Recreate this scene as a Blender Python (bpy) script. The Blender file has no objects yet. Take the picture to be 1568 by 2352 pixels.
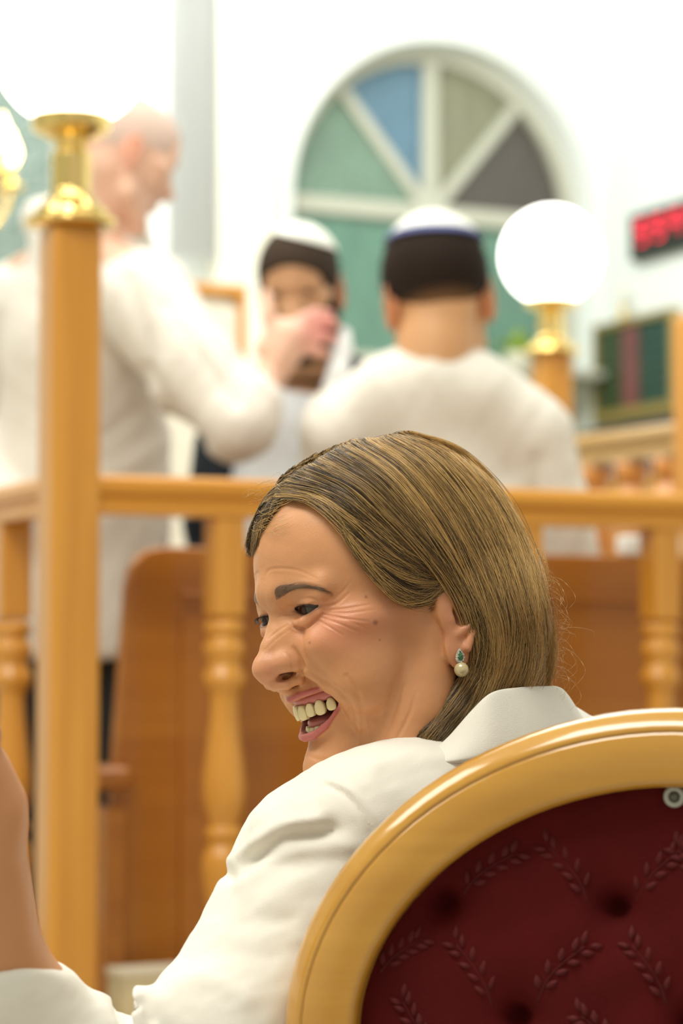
import bpy, bmesh, math, random
import numpy as np
from mathutils import Matrix, Vector

# ------------------------------------------------------------------ camera, light, exposure
FPX = 5553.0
TH = math.atan(334 / FPX)          # the camera looks slightly up
CAMZ = 1.0
scn = bpy.context.scene
COL = scn.collection
cam_d = bpy.data.cameras.new('camera')
cam_d.sensor_fit = 'HORIZONTAL'; cam_d.sensor_width = 24.0
cam_d.lens = 24.0 * FPX / 1568
cam_d.clip_start = 0.05; cam_d.clip_end = 100
cam = bpy.data.objects.new('camera', cam_d); COL.objects.link(cam)
cam.location = (0, 0, CAMZ); cam.rotation_euler = (math.pi / 2 + TH, 0, 0)
cam_d.dof.use_dof = True; cam_d.dof.focus_distance = 1.83; cam_d.dof.aperture_fstop = 4.6
scn.camera = cam
scn.view_settings.view_transform = 'Standard'
scn.view_settings.look = 'None'
scn.view_settings.gamma = 1
scn.view_settings.use_curve_mapping = False
scn.view_settings.exposure = 0.0
wd = bpy.data.worlds.new('world'); scn.world = wd; wd.use_nodes = True
wd.node_tree.nodes['Background'].inputs[0].default_value = (1.0, 0.95, 0.86, 1)
wd.node_tree.nodes['Background'].inputs[1].default_value = 0.62


def area(name, loc, target, size, power, color=(1, 1, 1), sy=None):
    l = bpy.data.lights.new(name, 'AREA'); l.energy = power; l.color = color
    l.shape = 'RECTANGLE'; l.size = size; l.size_y = sy or size
    o = bpy.data.objects.new(name, l); COL.objects.link(o)
    o.location = loc
    o.rotation_euler = (Vector(target) - Vector(loc)).to_track_quat('-Z', 'Y').to_euler()
    return o


area('ceiling_lamp_hall', (-0.6, 0.9, 3.9), (0.1, 2.2, 1.0), 1.6, 102, (1, .97, .90))
area('ceiling_lamp_side', (-2.6, 2.2, 3.6), (0.0, 2.4, 1.0), 1.2, 38, (1, .95, .86))
area('ceiling_lamp_bimah', (-0.2, 4.6, 4.0), (0.0, 5.0, 0.8), 2.2, 105, (1, .98, .93))
area('ceiling_lamp_back', (-0.6, 7.0, 4.0), (0.2, 8.8, 1.6), 2.4, 112, (.96, 1, .985))

# ------------------------------------------------------------------ pixel helpers (frame 1568 x 2352)
RIGHT = np.array([1., 0, 0]); FWD = np.array([0, math.cos(TH), math.sin(TH)]); UP = np.array([0, -math.sin(TH), math.cos(TH)])
C0 = np.array([0, 0, CAMZ])


def PX(x, y, d):
    return C0 + d * (FWD + RIGHT * (x - 784) / FPX + UP * (1176 - y) / FPX)


def proj(W):
    W = np.asarray(W) - C0
    d = W @ FWD
    return np.stack([784 + FPX * (W @ RIGHT) / d, 1176 - FPX * (W @ UP) / d], -1)


# ------------------------------------------------------------------ materials
def nodes_of(m):
    return m.node_tree.nodes, m.node_tree.links


def mat(name, col, rough=.5, metal=0., spec=.5, emit=None, es=0., var=.0, vscale=20, bump=0., bscale=200, sss=0., sheen=0., coat=0., trans=0.):
    m = bpy.data.materials.new(name); m.use_nodes = True
    n, l = nodes_of(m); b = n['Principled BSDF']
    b.inputs['Base Color'].default_value = (*col, 1); b.inputs['Roughness'].default_value = rough
    b.inputs['Metallic'].default_value = metal; b.inputs['Specular IOR Level'].default_value = spec
    b.inputs['Coat Weight'].default_value = coat; b.inputs['Coat Roughness'].default_value = .12
    b.inputs['Transmission Weight'].default_value = trans
    if sheen: b.inputs['Sheen Weight'].default_value = sheen
    if emit: b.inputs['Emission Color'].default_value = (*emit, 1); b.inputs['Emission Strength'].default_value = es
    if sss:
        b.inputs['Subsurface Weight'].default_value = sss
        b.inputs['Subsurface Radius'].default_value = (1., .35, .2); b.inputs['Subsurface Scale'].default_value = .006
    tc = n.new('ShaderNodeTexCoord')
    if var:
        nz = n.new('ShaderNodeTexNoise'); nz.inputs['Scale'].default_value = vscale; nz.inputs['Detail'].default_value = 5
        l.new(tc.outputs['Object'], nz.inputs['Vector'])
        mx = n.new('ShaderNodeMixRGB'); mx.inputs[1].default_value = (*[c * (1 - var) for c in col], 1)
        mx.inputs[2].default_value = (*[min(1, c * (1 + var)) for c in col], 1)
        l.new(nz.outputs['Fac'], mx.inputs[0]); l.new(mx.outputs[0], b.inputs['Base Color'])
    if bump:
        nb = n.new('ShaderNodeTexNoise'); nb.inputs['Scale'].default_value = bscale; nb.inputs['Detail'].default_value = 3
        l.new(tc.outputs['Object'], nb.inputs['Vector'])
        bp = n.new('ShaderNodeBump'); bp.inputs['Strength'].default_value = bump; bp.inputs['Distance'].default_value = .002
        l.new(nb.outputs['Fac'], bp.inputs['Height']); l.new(bp.outputs[0], b.inputs['Normal'])
    return m


def wood(name, c1, c2, axis='Z', rough=.28, coat=.25, scale=1.):
    m = bpy.data.materials.new(name); m.use_nodes = True
    n, l = nodes_of(m); b = n['Principled BSDF']
    tc = n.new('ShaderNodeTexCoord'); mp = n.new('ShaderNodeMapping')
    s = {'X': (1.2, 26, 26), 'Y': (26, 1.2, 26), 'Z': (26, 26, 1.2)}[axis]
    mp.inputs['Scale'].default_value = tuple(q * scale for q in s)
    nz = n.new('ShaderNodeTexNoise'); nz.inputs['Scale'].default_value = 1.6; nz.inputs['Detail'].default_value = 7; nz.inputs['Roughness'].default_value = .6
    nz.inputs['Distortion'].default_value = .4
    rp = n.new('ShaderNodeValToRGB'); rp.color_ramp.elements[0].position = .3; rp.color_ramp.elements[1].position = .72
    rp.color_ramp.elements[0].color = (*c1, 1); rp.color_ramp.elements[1].color = (*c2, 1)
    l.new(tc.outputs['Object'], mp.inputs[0]); l.new(mp.outputs[0], nz.inputs['Vector']); l.new(nz.outputs['Fac'], rp.inputs[0])
    l.new(rp.outputs[0], b.inputs['Base Color'])
    b.inputs['Roughness'].default_value = rough; b.inputs['Coat Weight'].default_value = coat; b.inputs['Coat Roughness'].default_value = .07
    bp = n.new('ShaderNodeBump'); bp.inputs['Strength'].default_value = .08; bp.inputs['Distance'].default_value = .001
    l.new(nz.outputs['Fac'], bp.inputs['Height']); l.new(bp.outputs[0], b.inputs['Normal'])
    return m


def attr_mat(name, rough=.5, sss=0., sheen=0., bump=0., bscale=300, spec=.5, stretch=None):
    m = mat(name, (.5, .5, .5), rough, sss=sss, sheen=sheen, bump=bump, bscale=bscale, spec=spec)
    n, l = nodes_of(m)
    a = n.new('ShaderNodeAttribute'); a.attribute_name = 'tint'
    l.new(a.outputs['Color'], n['Principled BSDF'].inputs['Base Color'])
    return m


M = {}
M['wood_post'] = wood('honey_wood_upright', (.58, .245, .024), (.72, .33, .045), 'Z')
M['wood_rail'] = wood('honey_wood_rail', (.60, .245, .020), (.74, .34, .042), 'X')
M['wood_bench'] = wood('amber_wood_bench', (.36, .115, .006), (.46, .175, .012), 'X', rough=.4, coat=.2, scale=.35)
M['wood_chair'] = wood('golden_wood_chair', (.50, .235, .025), (.64, .335, .05), 'X', rough=.2, coat=.8, scale=.6)
M['brass'] = mat('polished_brass', (.92, .68, .25), .16, metal=1)
M['globe'] = mat('opal_glass_globe', (1, 1, 1), .3, emit=(1, .97, .9), es=5)
M['wall'] = mat('white_plaster', (.86, .90, .87), .8, var=.02, vscale=3)
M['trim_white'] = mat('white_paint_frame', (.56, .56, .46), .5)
M['cream'] = mat('cream_paint', (.88, .84, .70), .7)
M['floor'] = mat('pale_stone_floor', (.55, .50, .42), .35, var=.15, vscale=4)
M['carpet'] = mat('platform_wood_floor', (.35, .20, .08), .4, var=.2)


def glass_pane(name, col):
    m = mat(name, col, .12, spec=.8)
    n, l = nodes_of(m); b = n['Principled BSDF']
    tc = n.new('ShaderNodeTexCoord')
    v = n.new('ShaderNodeTexVoronoi'); v.inputs['Scale'].default_value = 55
    l.new(tc.outputs['Object'], v.inputs['Vector'])
    bp = n.new('ShaderNodeBump'); bp.inputs['Strength'].default_value = .9; bp.inputs['Distance'].default_value = .006
    l.new(v.outputs['Distance'], bp.inputs['Height']); l.new(bp.outputs[0], b.inputs['Normal'])
    nz = n.new('ShaderNodeTexNoise'); nz.inputs['Scale'].default_value = 7; nz.inputs['Detail'].default_value = 6
    mp = n.new('ShaderNodeMapping'); mp.inputs['Scale'].default_value = (3, 3, 1)
    l.new(tc.outputs['Object'], mp.inputs[0]); l.new(mp.outputs[0], nz.inputs['Vector'])
    mx = n.new('ShaderNodeMixRGB'); mx.inputs[1].default_value = (*[c * .72 for c in col], 1); mx.inputs[2].default_value = (*[min(1, c * 1.3) for c in col], 1)
    l.new(nz.outputs['Fac'], mx.inputs[0]); l.new(mx.outputs[0], b.inputs['Base Color'])
    return m


# ------------------------------------------------------------------ object helpers
def props(o, label=None, cat=None, group=None, kind=None):
    if label: o['label'] = label
    if cat: o['category'] = cat
    if group: o['group'] = group
    if kind: o['kind'] = kind
    return o


def empty(name, loc, label, cat, rz=0., group=None):
    o = bpy.data.objects.new(name, None); COL.objects.link(o)
    o.location = loc; o.rotation_euler = (0, 0, rz); o.empty_display_size = .05
    return props(o, label, cat, group)


def mesh_obj(name, V, F, m, parent=None, smooth=True, col=None):
    me = bpy.data.meshes.new(name)
    V = np.asarray(V, dtype=np.float64)
    if isinstance(F, np.ndarray):
        k = F.shape[1]
        me.vertices.add(len(V)); me.vertices.foreach_set('co', V.astype(np.float32).ravel())
        me.loops.add(F.size); me.loops.foreach_set('vertex_index', F.astype(np.int32).ravel())
        me.polygons.add(len(F)); me.polygons.foreach_set('loop_start', np.arange(0, F.size, k, dtype=np.int32))
        me.polygons.foreach_set('loop_total', np.full(len(F), k, dtype=np.int32))
        me.update(calc_edges=True); me.validate()
    else:
        me.from_pydata([tuple(v) for v in V], [], F)
    me.polygons.foreach_set('use_smooth', [smooth] * len(me.polygons))
    if col is not None:
        a = me.color_attributes.new('tint', 'FLOAT_COLOR', 'POINT')
        c = np.ones((len(V), 4), np.float32); c[:, :3] = col
        a.data.foreach_set('color', c.ravel())
    me.materials.append(m)
    o = bpy.data.objects.new(name, me); COL.objects.link(o)
    if parent: o.parent = parent
    return o


def bm_obj(name, bm, m, parent=None, smooth=False):
    me = bpy.data.meshes.new(name); bm.normal_update(); bm.to_mesh(me); bm.free()
    me.polygons.foreach_set('use_smooth', [smooth] * len(me.polygons)); me.materials.append(m)
    o = bpy.data.objects.new(name, me); COL.objects.link(o)
    if parent: o.parent = parent
    return o


def add_box(bm, c, s, bev=0., rot=None):
    r = bmesh.ops.create_cube(bm, size=1.)
    vs = r['verts']
    mt = Matrix.Translation(c) @ (rot or Matrix.Identity(4)) @ Matrix.Diagonal((*s, 1))
    bmesh.ops.transform(bm, matrix=mt, verts=vs)
    if bev:
        es = {e for v in vs for e in v.link_edges}
        bmesh.ops.bevel(bm, geom=list(es), offset=bev, segments=3, profile=.5, affect='EDGES')


def box(name, c, s, m, parent=None, bev=0., rot=None):
    bm = bmesh.new(); add_box(bm, c, s, bev, rot)
    return bm_obj(name, bm, m, parent)


def add_lathe(bm, prof, seg=40, c=(0, 0, 0)):
    rows = []
    for r, z in prof:
        rows.append([bm.verts.new((c[0] + r * math.cos(2 * math.pi * i / seg), c[1] + r * math.sin(2 * math.pi * i / seg), c[2] + z)) for i in range(seg)])
    for a, b in zip(rows, rows[1:]):
        for i in range(seg):
            bm.faces.new((a[i], a[(i + 1) % seg], b[(i + 1) % seg], b[i]))
    bm.faces.new(rows[0][::-1]); bm.faces.new(rows[-1])


def lathe(name, prof, m, parent=None, seg=40, c=(0, 0, 0)):
    bm = bmesh.new(); add_lathe(bm, prof, seg, c)
    return bm_obj(name, bm, m, parent, True)


def smooth_prof(P, n=5):
    """Catmull-Rom through profile points"""
    P = np.array(P, float); Q = np.vstack([2 * P[0] - P[1], P, 2 * P[-1] - P[-2]])
    out = []
    for i in range(1, len(Q) - 2):
        for k in range(n):
            t = k / n
            out.append(.5 * ((2 * Q[i]) + (-Q[i - 1] + Q[i + 1]) * t + (2 * Q[i - 1] - 5 * Q[i] + 4 * Q[i + 1] - Q[i + 2]) * t * t + (-Q[i - 1] + 3 * Q[i] - 3 * Q[i + 1] + Q[i + 2]) * t ** 3))
    out.append(P[-1])
    return np.array(out)


def sweep(name, prof, path, m, parent=None, closed=False, smooth=True, frames=None):
    """prof: (a, b) offsets along normal/binormal; path: list of points; frames: list of (n, b)"""
    V = []; k = len(prof)
    for p, (n, b) in zip(path, frames):
        for a, c in prof: V.append(np.array(p) + np.array(n) * a + np.array(b) * c)
    F = []; N = len(path)
    for i in range(N if closed else N - 1):
        j = (i + 1) % N
        for q in range(k):
            F.append((i * k + q, i * k + (q + 1) % k, j * k + (q + 1) % k, j * k + q))
    if not closed:
        F.append(tuple(range(k))[::-1]); F.append(tuple((N - 1) * k + q for q in range(k)))
    return mesh_obj(name, V, F, m, parent, smooth)


def tube_mesh(paths, seg=6):
    """paths: list of (points, radii) -> V, F"""
    V = []; F = []
    for P, R in paths:
        P = np.array(P, float); n = len(P)
        T = np.gradient(P, axis=0); T /= np.linalg.norm(T, axis=1)[:, None] + 1e-9
        ref = np.array([0.13, 0.2, .97]); base = len(V)
        for i in range(n):
            a = np.cross(T[i], ref); a /= np.linalg.norm(a) + 1e-9; b = np.cross(T[i], a)
            for s in range(seg):
                t = 2 * math.pi * s / seg
                V.append(P[i] + R[i] * (a * math.cos(t) + b * math.sin(t)))
        for i in range(n - 1):
            for s in range(seg):
                F.append((base + i * seg + s, base + i * seg + (s + 1) % seg, base + (i + 1) * seg + (s + 1) % seg, base + (i + 1) * seg + s))
        F.append(tuple(base + s for s in range(seg))[::-1]); F.append(tuple(base + (n - 1) * seg + s for s in range(seg)))
    return V, F


# ------------------------------------------------------------------ SDF modelling (numpy) + surface nets
def ell(P, c, r):
    q = (P - np.float32(c)) / np.float32(r)
    k0 = np.sqrt((q * q).sum(1)); k1 = np.sqrt(((q / np.float32(r)) ** 2).sum(1)) + 1e-9
    return k0 * (k0 - 1) / k1


def rot_ell(P, c, r, R):
    return ell((P - np.float32(c)) @ np.float32(R).T, (0, 0, 0), r)


def cap(P, a, b, ra, rb=None):
    if rb is None: rb = ra
    a = np.float32(a); b = np.float32(b); ab = b - a
    t = np.clip(((P - a) @ ab) / max(1e-12, float(ab @ ab)), 0, 1)
    return np.linalg.norm(P - a - t[:, None] * ab, axis=1) - (ra + (rb - ra) * t)


def smin(a, b, k):
    h = np.clip(.5 + .5 * (b - a) / k, 0, 1)
    return b + (a - b) * h - k * h * (1 - h)


def smax(a, b, k): return -smin(-a, -b, k)


def chain(P, pts, rad, k):
    d = None
    for i in range(len(pts) - 1):
        c = cap(P, pts[i], pts[i + 1], rad[i], rad[i + 1])
        d = c if d is None else smin(d, c, k)
    return d


def poly2d(X, Y, pts):
    """signed distance to polygon (negative inside)"""
    pts = np.array(pts, np.float32); n = len(pts)
    d = np.full(X.shape, 1e9, np.float32); s = np.zeros(X.shape, bool)
    for i in range(n):
        x0, y0 = pts[i]; x1, y1 = pts[(i + 1) % n]
        ex, ey = x1 - x0, y1 - y0; wx, wy = X - x0, Y - y0
        t = np.clip((wx * ex + wy * ey) / (ex * ex + ey * ey + 1e-12), 0, 1)
        d = np.minimum(d, (wx - ex * t) ** 2 + (wy - ey * t) ** 2)
        c = (y0 > Y) != (y1 > Y)
        if abs(ey) > 1e-9: s ^= c & (X < ex * (Y - y0) / ey + x0)
    d = np.sqrt(d)
    return np.where(s, -d, d)


def polyline_dist(X, Y, pts):
    d = np.full(X.shape, 1e18, np.float32)
    for (x0, y0), (x1, y1) in zip(pts, pts[1:]):
        ex, ey = x1 - x0, y1 - y0
        t = np.clip(((X - x0) * ex + (Y - y0) * ey) / (ex * ex + ey * ey + 1e-12), 0, 1)
        d = np.minimum(d, (X - x0 - ex * t) ** 2 + (Y - y0 - ey * t) ** 2)
    return np.sqrt(d)


def sdf_mesh(fn, lo, hi, h, B=8, margin=1.5):
    lo = np.array(lo, np.float32); hi = np.array(hi, np.float32)
    nb = np.ceil((hi - lo) / (h * B)).astype(int)
    n = nb * B
    ci = np.stack(np.meshgrid(*[np.arange(k) for k in nb], indexing='ij'), -1).reshape(-1, 3)
    cc = lo + (ci * B + B / 2) * h
    cv = fn(cc.astype(np.float32))
    act = np.abs(cv) < h * B * .87 * margin
    sg = np.where(cv < 0, -1, 1).astype(np.float32).reshape(nb)
    A = sg.repeat(B, 0).repeat(B, 1).repeat(B, 2) * np.float32(10)
    off = np.stack(np.meshgrid(*[np.arange(B)] * 3, indexing='ij'), -1).reshape(-1, 3)
    ai = ci[act]
    for s in range(0, len(ai), 1500):
        idx = (ai[s:s + 1500, None, :] * B + off[None]).reshape(-1, 3)
        v = fn((lo + idx * h).astype(np.float32))
        A[idx[:, 0], idx[:, 1], idx[:, 2]] = v
    S = A < 0
    c = [S[i:n[0] - 1 + i, j:n[1] - 1 + j, k:n[2] - 1 + k] for i in (0, 1) for j in (0, 1) for k in (0, 1)]
    alls = np.logical_and.reduce(c); anys = np.logical_or.reduce(c)
    cells = np.argwhere(anys & ~alls)
    idm = np.full(S.shape, -1, np.int32); idm[cells[:, 0], cells[:, 1], cells[:, 2]] = np.arange(len(cells))
    corner = np.array([(i, j, k) for i in (0, 1) for j in (0, 1) for k in (0, 1)])
    vals = np.stack([A[cells[:, 0] + q[0], cells[:, 1] + q[1], cells[:, 2] + q[2]] for q in corner], 1)
    acc = np.zeros((len(cells), 3), np.float32); cnt = np.zeros(len(cells), np.float32)
    for a in range(8):
        for b in range(a + 1, 8):
            if np.abs(corner[a] - corner[b]).sum() != 1: continue
            va, vb = vals[:, a], vals[:, b]; m = (va < 0) != (vb < 0)
            t = np.where(m, va / np.where(m, va - vb, 1), 0)
            acc += np.where(m[:, None], corner[a] + (corner[b] - corner[a]) * t[:, None], 0); cnt += m
    V = lo + (cells + acc / cnt[:, None]) * h
    Fs = []
    for ax in range(3):
        u, w = (ax + 1) % 3, (ax + 2) % 3
        s0 = [slice(1, k - 1) for k in n]; s1 = list(s0); s1[ax] = slice(2, n[ax])
        s0[ax] = slice(1, n[ax] - 1)
        a = S[tuple(s0)]; b = S[tuple(s1)]
        e = np.argwhere(a != b) + 1
        flip = S[e[:, 0], e[:, 1], e[:, 2]]
        du = np.zeros(3, int); du[u] = 1; dw = np.zeros(3, int); dw[w] = 1
        q = [e - du - dw, e - dw, e, e - du]
        g = np.stack([idm[k[:, 0], k[:, 1], k[:, 2]] for k in q], 1)
        g[~flip] = g[~flip][:, ::-1]
        Fs.append(g)
    F = np.concatenate(Fs); F = F[(F >= 0).all(1)]
    return V, F


def largest(V, F):
    """keep the largest connected piece"""
    lab = np.arange(len(V))
    while True:
        m = lab[F].min(1); new = lab.copy()
        for i in range(4): np.minimum.at(new, F[:, i], m)
        new = new[new]; new = new[new]
        if (new == lab).all(): break
        lab = new
    ids, cnt = np.unique(lab, return_counts=True); keep = lab == ids[cnt.argmax()]
    idx = np.cumsum(keep) - 1
    return V[keep], idx[F[keep[F].all(1)]]


def vnormals(V, F):
    a, b, c, d = (V[F[:, i]] for i in range(4))
    fn = np.cross(c - a, d - b); N = np.zeros_like(V)
    for i in range(4): np.add.at(N, F[:, i], fn)
    return N / (np.linalg.norm(N, axis=1)[:, None] + 1e-12)


def relax(V, F, it=1, lam=.5):
    for _ in range(it):
        S = np.zeros_like(V); c = np.zeros(len(V))
        for i in range(4):
            for j in (1, 3):
                np.add.at(S, F[:, i], V[F[:, (i + j) % 4]]); np.add.at(c, F[:, i], 1)
        V = V + lam * (S / np.maximum(c, 1)[:, None] - V)
    return V


def rotm(F, tilt=0.):
    """rows F, L, U: forward given, U as upright as possible, then rolled"""
    F = np.array(F, float); F /= np.linalg.norm(F)
    U = np.array([0, 0, 1.]); L = np.cross(U, F); L /= np.linalg.norm(L); U = np.cross(F, L)
    L2 = L * math.cos(tilt) + U * math.sin(tilt); U2 = U * math.cos(tilt) - L * math.sin(tilt)
    return np.array([F, L2, U2])


def fbm(P, f, seed=0):
    """cheap smooth pseudo noise from sines"""
    rs = np.random.RandomState(seed); v = np.zeros(len(P))
    for o in range(4):
        for _ in range(3):
            k = rs.randn(3); k /= np.linalg.norm(k)
            v += np.sin(P @ k * f * 2 ** o * 6.28 + rs.rand() * 6.28) / (1.8 ** o)
    return v / 4

# ================================================================== the hall
RZ = math.radians(25)
E1 = np.array([math.cos(RZ), math.sin(RZ), 0]); E2 = np.array([-math.sin(RZ), math.cos(RZ), 0])


def struct(o): o['kind'] = 'structure'; return o


# back wall frame: origin on the wall line below the window centre
W0 = np.array([.285, 8.5, 0.])
WC, WR, WZ, WB = .10, .60, 2.60, 1.30        # opening centre, radius, spring height, bottom


def arch_pts(r, n=32, c=0.): return [(c + r * math.cos(math.pi * i / n), WZ + r * math.sin(math.pi * i / n)) for i in range(n + 1)]


def wall_mesh():
    bm = bmesh.new()
    outer = [(-7.2, 0), (.73, 0), (.73, 4.1), (-7.2, 4.1)]
    a = arch_pts(WR, 32, WC)
    hole = [(WC + WR, WB)] + a + [(WC - WR, WB)]
    es = []
    for loop in (outer, hole):
        vs = [bm.verts.new((x, 0, z)) for x, z in loop]
        for i in range(len(vs)): es.append(bm.edges.new((vs[i], vs[(i + 1) % len(vs)])))
    r = bmesh.ops.triangle_fill(bm, use_beauty=True, use_dissolve=False, edges=es)
    fs = list(bm.faces)
    bmesh.ops.extrude_face_region(bm, geom=fs)
    for v in bm.verts[-0:]: pass
    bm.verts.ensure_lookup_table()
    n = len(bm.verts) // 2
    for v in list(bm.verts)[n:]: v.co.y += .25
    bmesh.ops.recalc_face_normals(bm, faces=bm.faces)
    return bm


def place(o, org, rz): o.location = org; o.rotation_euler = (0, 0, rz); return o


place(struct(bm_obj('wall_back', wall_mesh(), M['wall'])), W0, RZ)
CR = W0 + E1 * .73                                           # right corner
wr = struct(box('wall_right', (.125, -3.0, 2.05), (.25, 6.3, 4.1), M['wall'])); place(wr, CR, RZ)
wl = struct(box('wall_left', (-7.3, -5.5, 2.05), (.25, 11.3, 4.1), M['wall'])); place(wl, W0, RZ)
fl = struct(box('floor', (-1, 4, -.05), (18, 16, .1), M['floor'])); place(fl, (0, 0, 0), 0)
ce = struct(box('ceiling', (-1.5, 3.4, 4.15), (15, 13, .1), M['wall'])); place(ce, (0, 0, 0), 0)
pl = struct(box('trim_1', (-.72, -.06, 2.05), (.20, .12, 4.1), M['cream'], bev=.01)); place(pl, W0, RZ)
pl2 = struct(box('trim_2', (-1.32, -.04, 2.05), (.10, .08, 4.1), M['trim_white'], bev=.01)); place(pl2, W0, RZ)
bb = struct(box('baseboard_back', (-3.3, -.012, .06), (7.6, .024, .12), M['wood_rail'], bev=.004)); place(bb, W0, RZ)

# ---- arched stained glass window
win = empty('window_1', W0 + E1 * WC + E2 * .14 + np.array([0, 0, 0]), None, None, RZ); win['kind'] = 'structure'
R_in = .548


def ring(name, r0, r1, y0, y1, m, parent):
    V = []; F = []
    N = 40
    pts = [(0, WB - WZ)] + []
    path = [(1, WB)] + [(0, 0)] * 0
    outl = lambda r: [(r, WB)] + [(r * math.cos(math.pi * i / N), WZ + r * math.sin(math.pi * i / N)) for i in range(N + 1)] + [(-r, WB)]
    A = outl(r0); B = outl(r1)
    for a, b in zip(A, B): V += [(a[0], y0, a[1]), (b[0], y0, b[1]), (b[0], y1, b[1]), (a[0], y1, a[1])]
    for i in range(len(A) - 1):
        for q in range(4): F.append((i * 4 + q, i * 4 + (q + 1) % 4, i * 4 + 4 + (q + 1) % 4, i * 4 + 4 + q))
    F.append((0, 1, 2, 3)); k = (len(A) - 1) * 4; F.append((k + 3, k + 2, k + 1, k))
    return mesh_obj(name, V, F, m, parent, False)


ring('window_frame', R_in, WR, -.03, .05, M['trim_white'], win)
bar = .024
for (x0, z0, x1, z1, w) in [(0, WZ, 0, WZ + R_in, .030), (-R_in, WZ, R_in, WZ, .032), (0, WB, 0, WZ, .030), (-R_in, 2.06, R_in, 2.06, .022)]:
    c = ((x0 + x1) / 2, 0, (z0 + z1) / 2); s = (abs(x1 - x0) + 2 * w if x1 != x0 else 2 * w, .05, abs(z1 - z0) if z1 != z0 else 2 * w)
    if x1 != x0: s = (abs(x1 - x0), .05, 2 * w)
    box('mullion', c, s, M['trim_white'], win, .006)
for a in (50, 130):
    ca, sa = math.cos(math.radians(a)), math.sin(math.radians(a))
    box('mullion', (ca * R_in / 2, 0, WZ + sa * R_in / 2), (R_in, .046, .044), M['trim_white'], win, .006, Matrix.Rotation(-math.radians(a), 4, 'Y'))
box('rosette', (0, -.01, WZ), (.12, .06, .10), M['trim_white'], win, .02)
GL = {'green': glass_pane('green_ripple_glass', (.19, .30, .225)), 'blue': glass_pane('blue_ripple_glass', (.12, .235, .33)),
      'amber': glass_pane('amber_ripple_glass', (.25, .25, .16)), 'brown': glass_pane('brown_ripple_glass', (.085, .07, .058)),
      'teal': glass_pane('teal_ripple_glass', (.13, .27, .20)), 'lime': glass_pane('lime_ripple_glass', (.34, .42, .12)), 'grey': glass_pane('grey_green_glass', (.15, .21, .17))}


def prism(name, poly, y0, y1, m, parent):
    n = len(poly)
    V = [(x, y0, z) for x, z in poly] + [(x, y1, z) for x, z in poly]
    F = [tuple(range(n))[::-1], tuple(range(n, 2 * n))] + [(i, (i + 1) % n, n + (i + 1) % n, n + i) for i in range(n)]
    return mesh_obj(name, V, F, m, parent, False)


for a0, a1, g, lab in [(0, 50, 'brown', 'dark brown rippled pane'), (50, 90, 'amber', 'olive and amber rippled pane'), (90, 130, 'blue', 'blue rippled pane'), (130, 180, 'green', 'green rippled pane')]:
    poly = [(0, WZ)] + [(R_in * math.cos(math.radians(a)), WZ + R_in * math.sin(math.radians(a))) for a in np.linspace(a0, a1, 10)]
    prism('pane', poly, .004, .010, GL[g], win)['label'] = lab
for (x0, x1, z0, z1, g, lab) in [(-R_in, 0, 2.06, WZ, 'teal', None), (0, R_in, 2.06, WZ, 'teal', None), (-R_in, 0, WB, 2.06, 'lime', 'yellow-green rippled pane'), (0, R_in, WB, 2.06, 'lime', 'yellow-green rippled pane')]:
    p = prism('pane', [(x0, z0), (x1, z0), (x1, z1), (x0, z1)], .004, .010, GL[g], win)
    if lab: p['label'] = lab
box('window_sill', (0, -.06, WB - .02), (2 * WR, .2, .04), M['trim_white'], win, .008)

# small shelf bar with a potted plant inside the window
sh = empty('wall_shelf', W0 + E1 * (WC + .33) - E2 * .02 + np.array([0, 0, 2.02]), 'narrow white shelf across the right side of the arched window', 'shelf', RZ)
box('board', (0, 0, 0), (.5, .20, .028), M['trim_white'], sh, .004)
for x in (-.2, .2): box('bracket', (x, .04, -.05), (.02, .10, .08), M['trim_white'], sh, .004)
pp = empty('potted_plant', W0 + E1 * (WC + .27) - E2 * .03 + np.array([0, 0, 2.034]), 'small yellow-green leafy plant standing in front of the teal window pane', 'plant', RZ)
lathe('pot', [(.03, 0), (.04, .0), (.047, .05), (.049, .055), (.044, .056), (.03, .05)], M['cream'], pp)
rs = random.Random(4); V = []; F = []
for i in range(70):
    a = rs.uniform(0, 6.28); e = rs.uniform(.2, 1.45); L = rs.uniform(.05, .10)
    d = np.array([math.cos(a) * math.cos(e), math.sin(a) * math.cos(e), math.sin(e)]); s = np.cross(d, (0, 0, 1)); s /= np.linalg.norm(s)
    p = np.array([0, 0, .05]); b = len(V); up = np.cross(s, d) * .008
    V += [p, p + d * L * .5 + s * L * .22 + up, p + d * L, p + d * L * .5 - s * L * .22 + up, p + d * L * .5 - up * .2]
    F += [(b, b + 1, b + 4), (b + 1, b + 2, b + 4), (b + 2, b + 3, b + 4), (b + 3, b, b + 4)]
lf = mesh_obj('foliage', V, F, mat('lime_leaf', (.35, .50, .06), .5, var=.3, vscale=30), pp, False); lf['kind'] = 'stuff'

# ---- left window
w2 = empty('window_2', W0 - E1 * 1.66 + np.array([0, 0, 2.45]), None, None, RZ); w2['kind'] = 'structure'
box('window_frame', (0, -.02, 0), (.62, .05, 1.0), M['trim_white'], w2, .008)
for x in (-.145, .145):
    box('pane', (x, -.05, 0), (.25, .01, .9), GL['grey'], w2)

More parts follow.
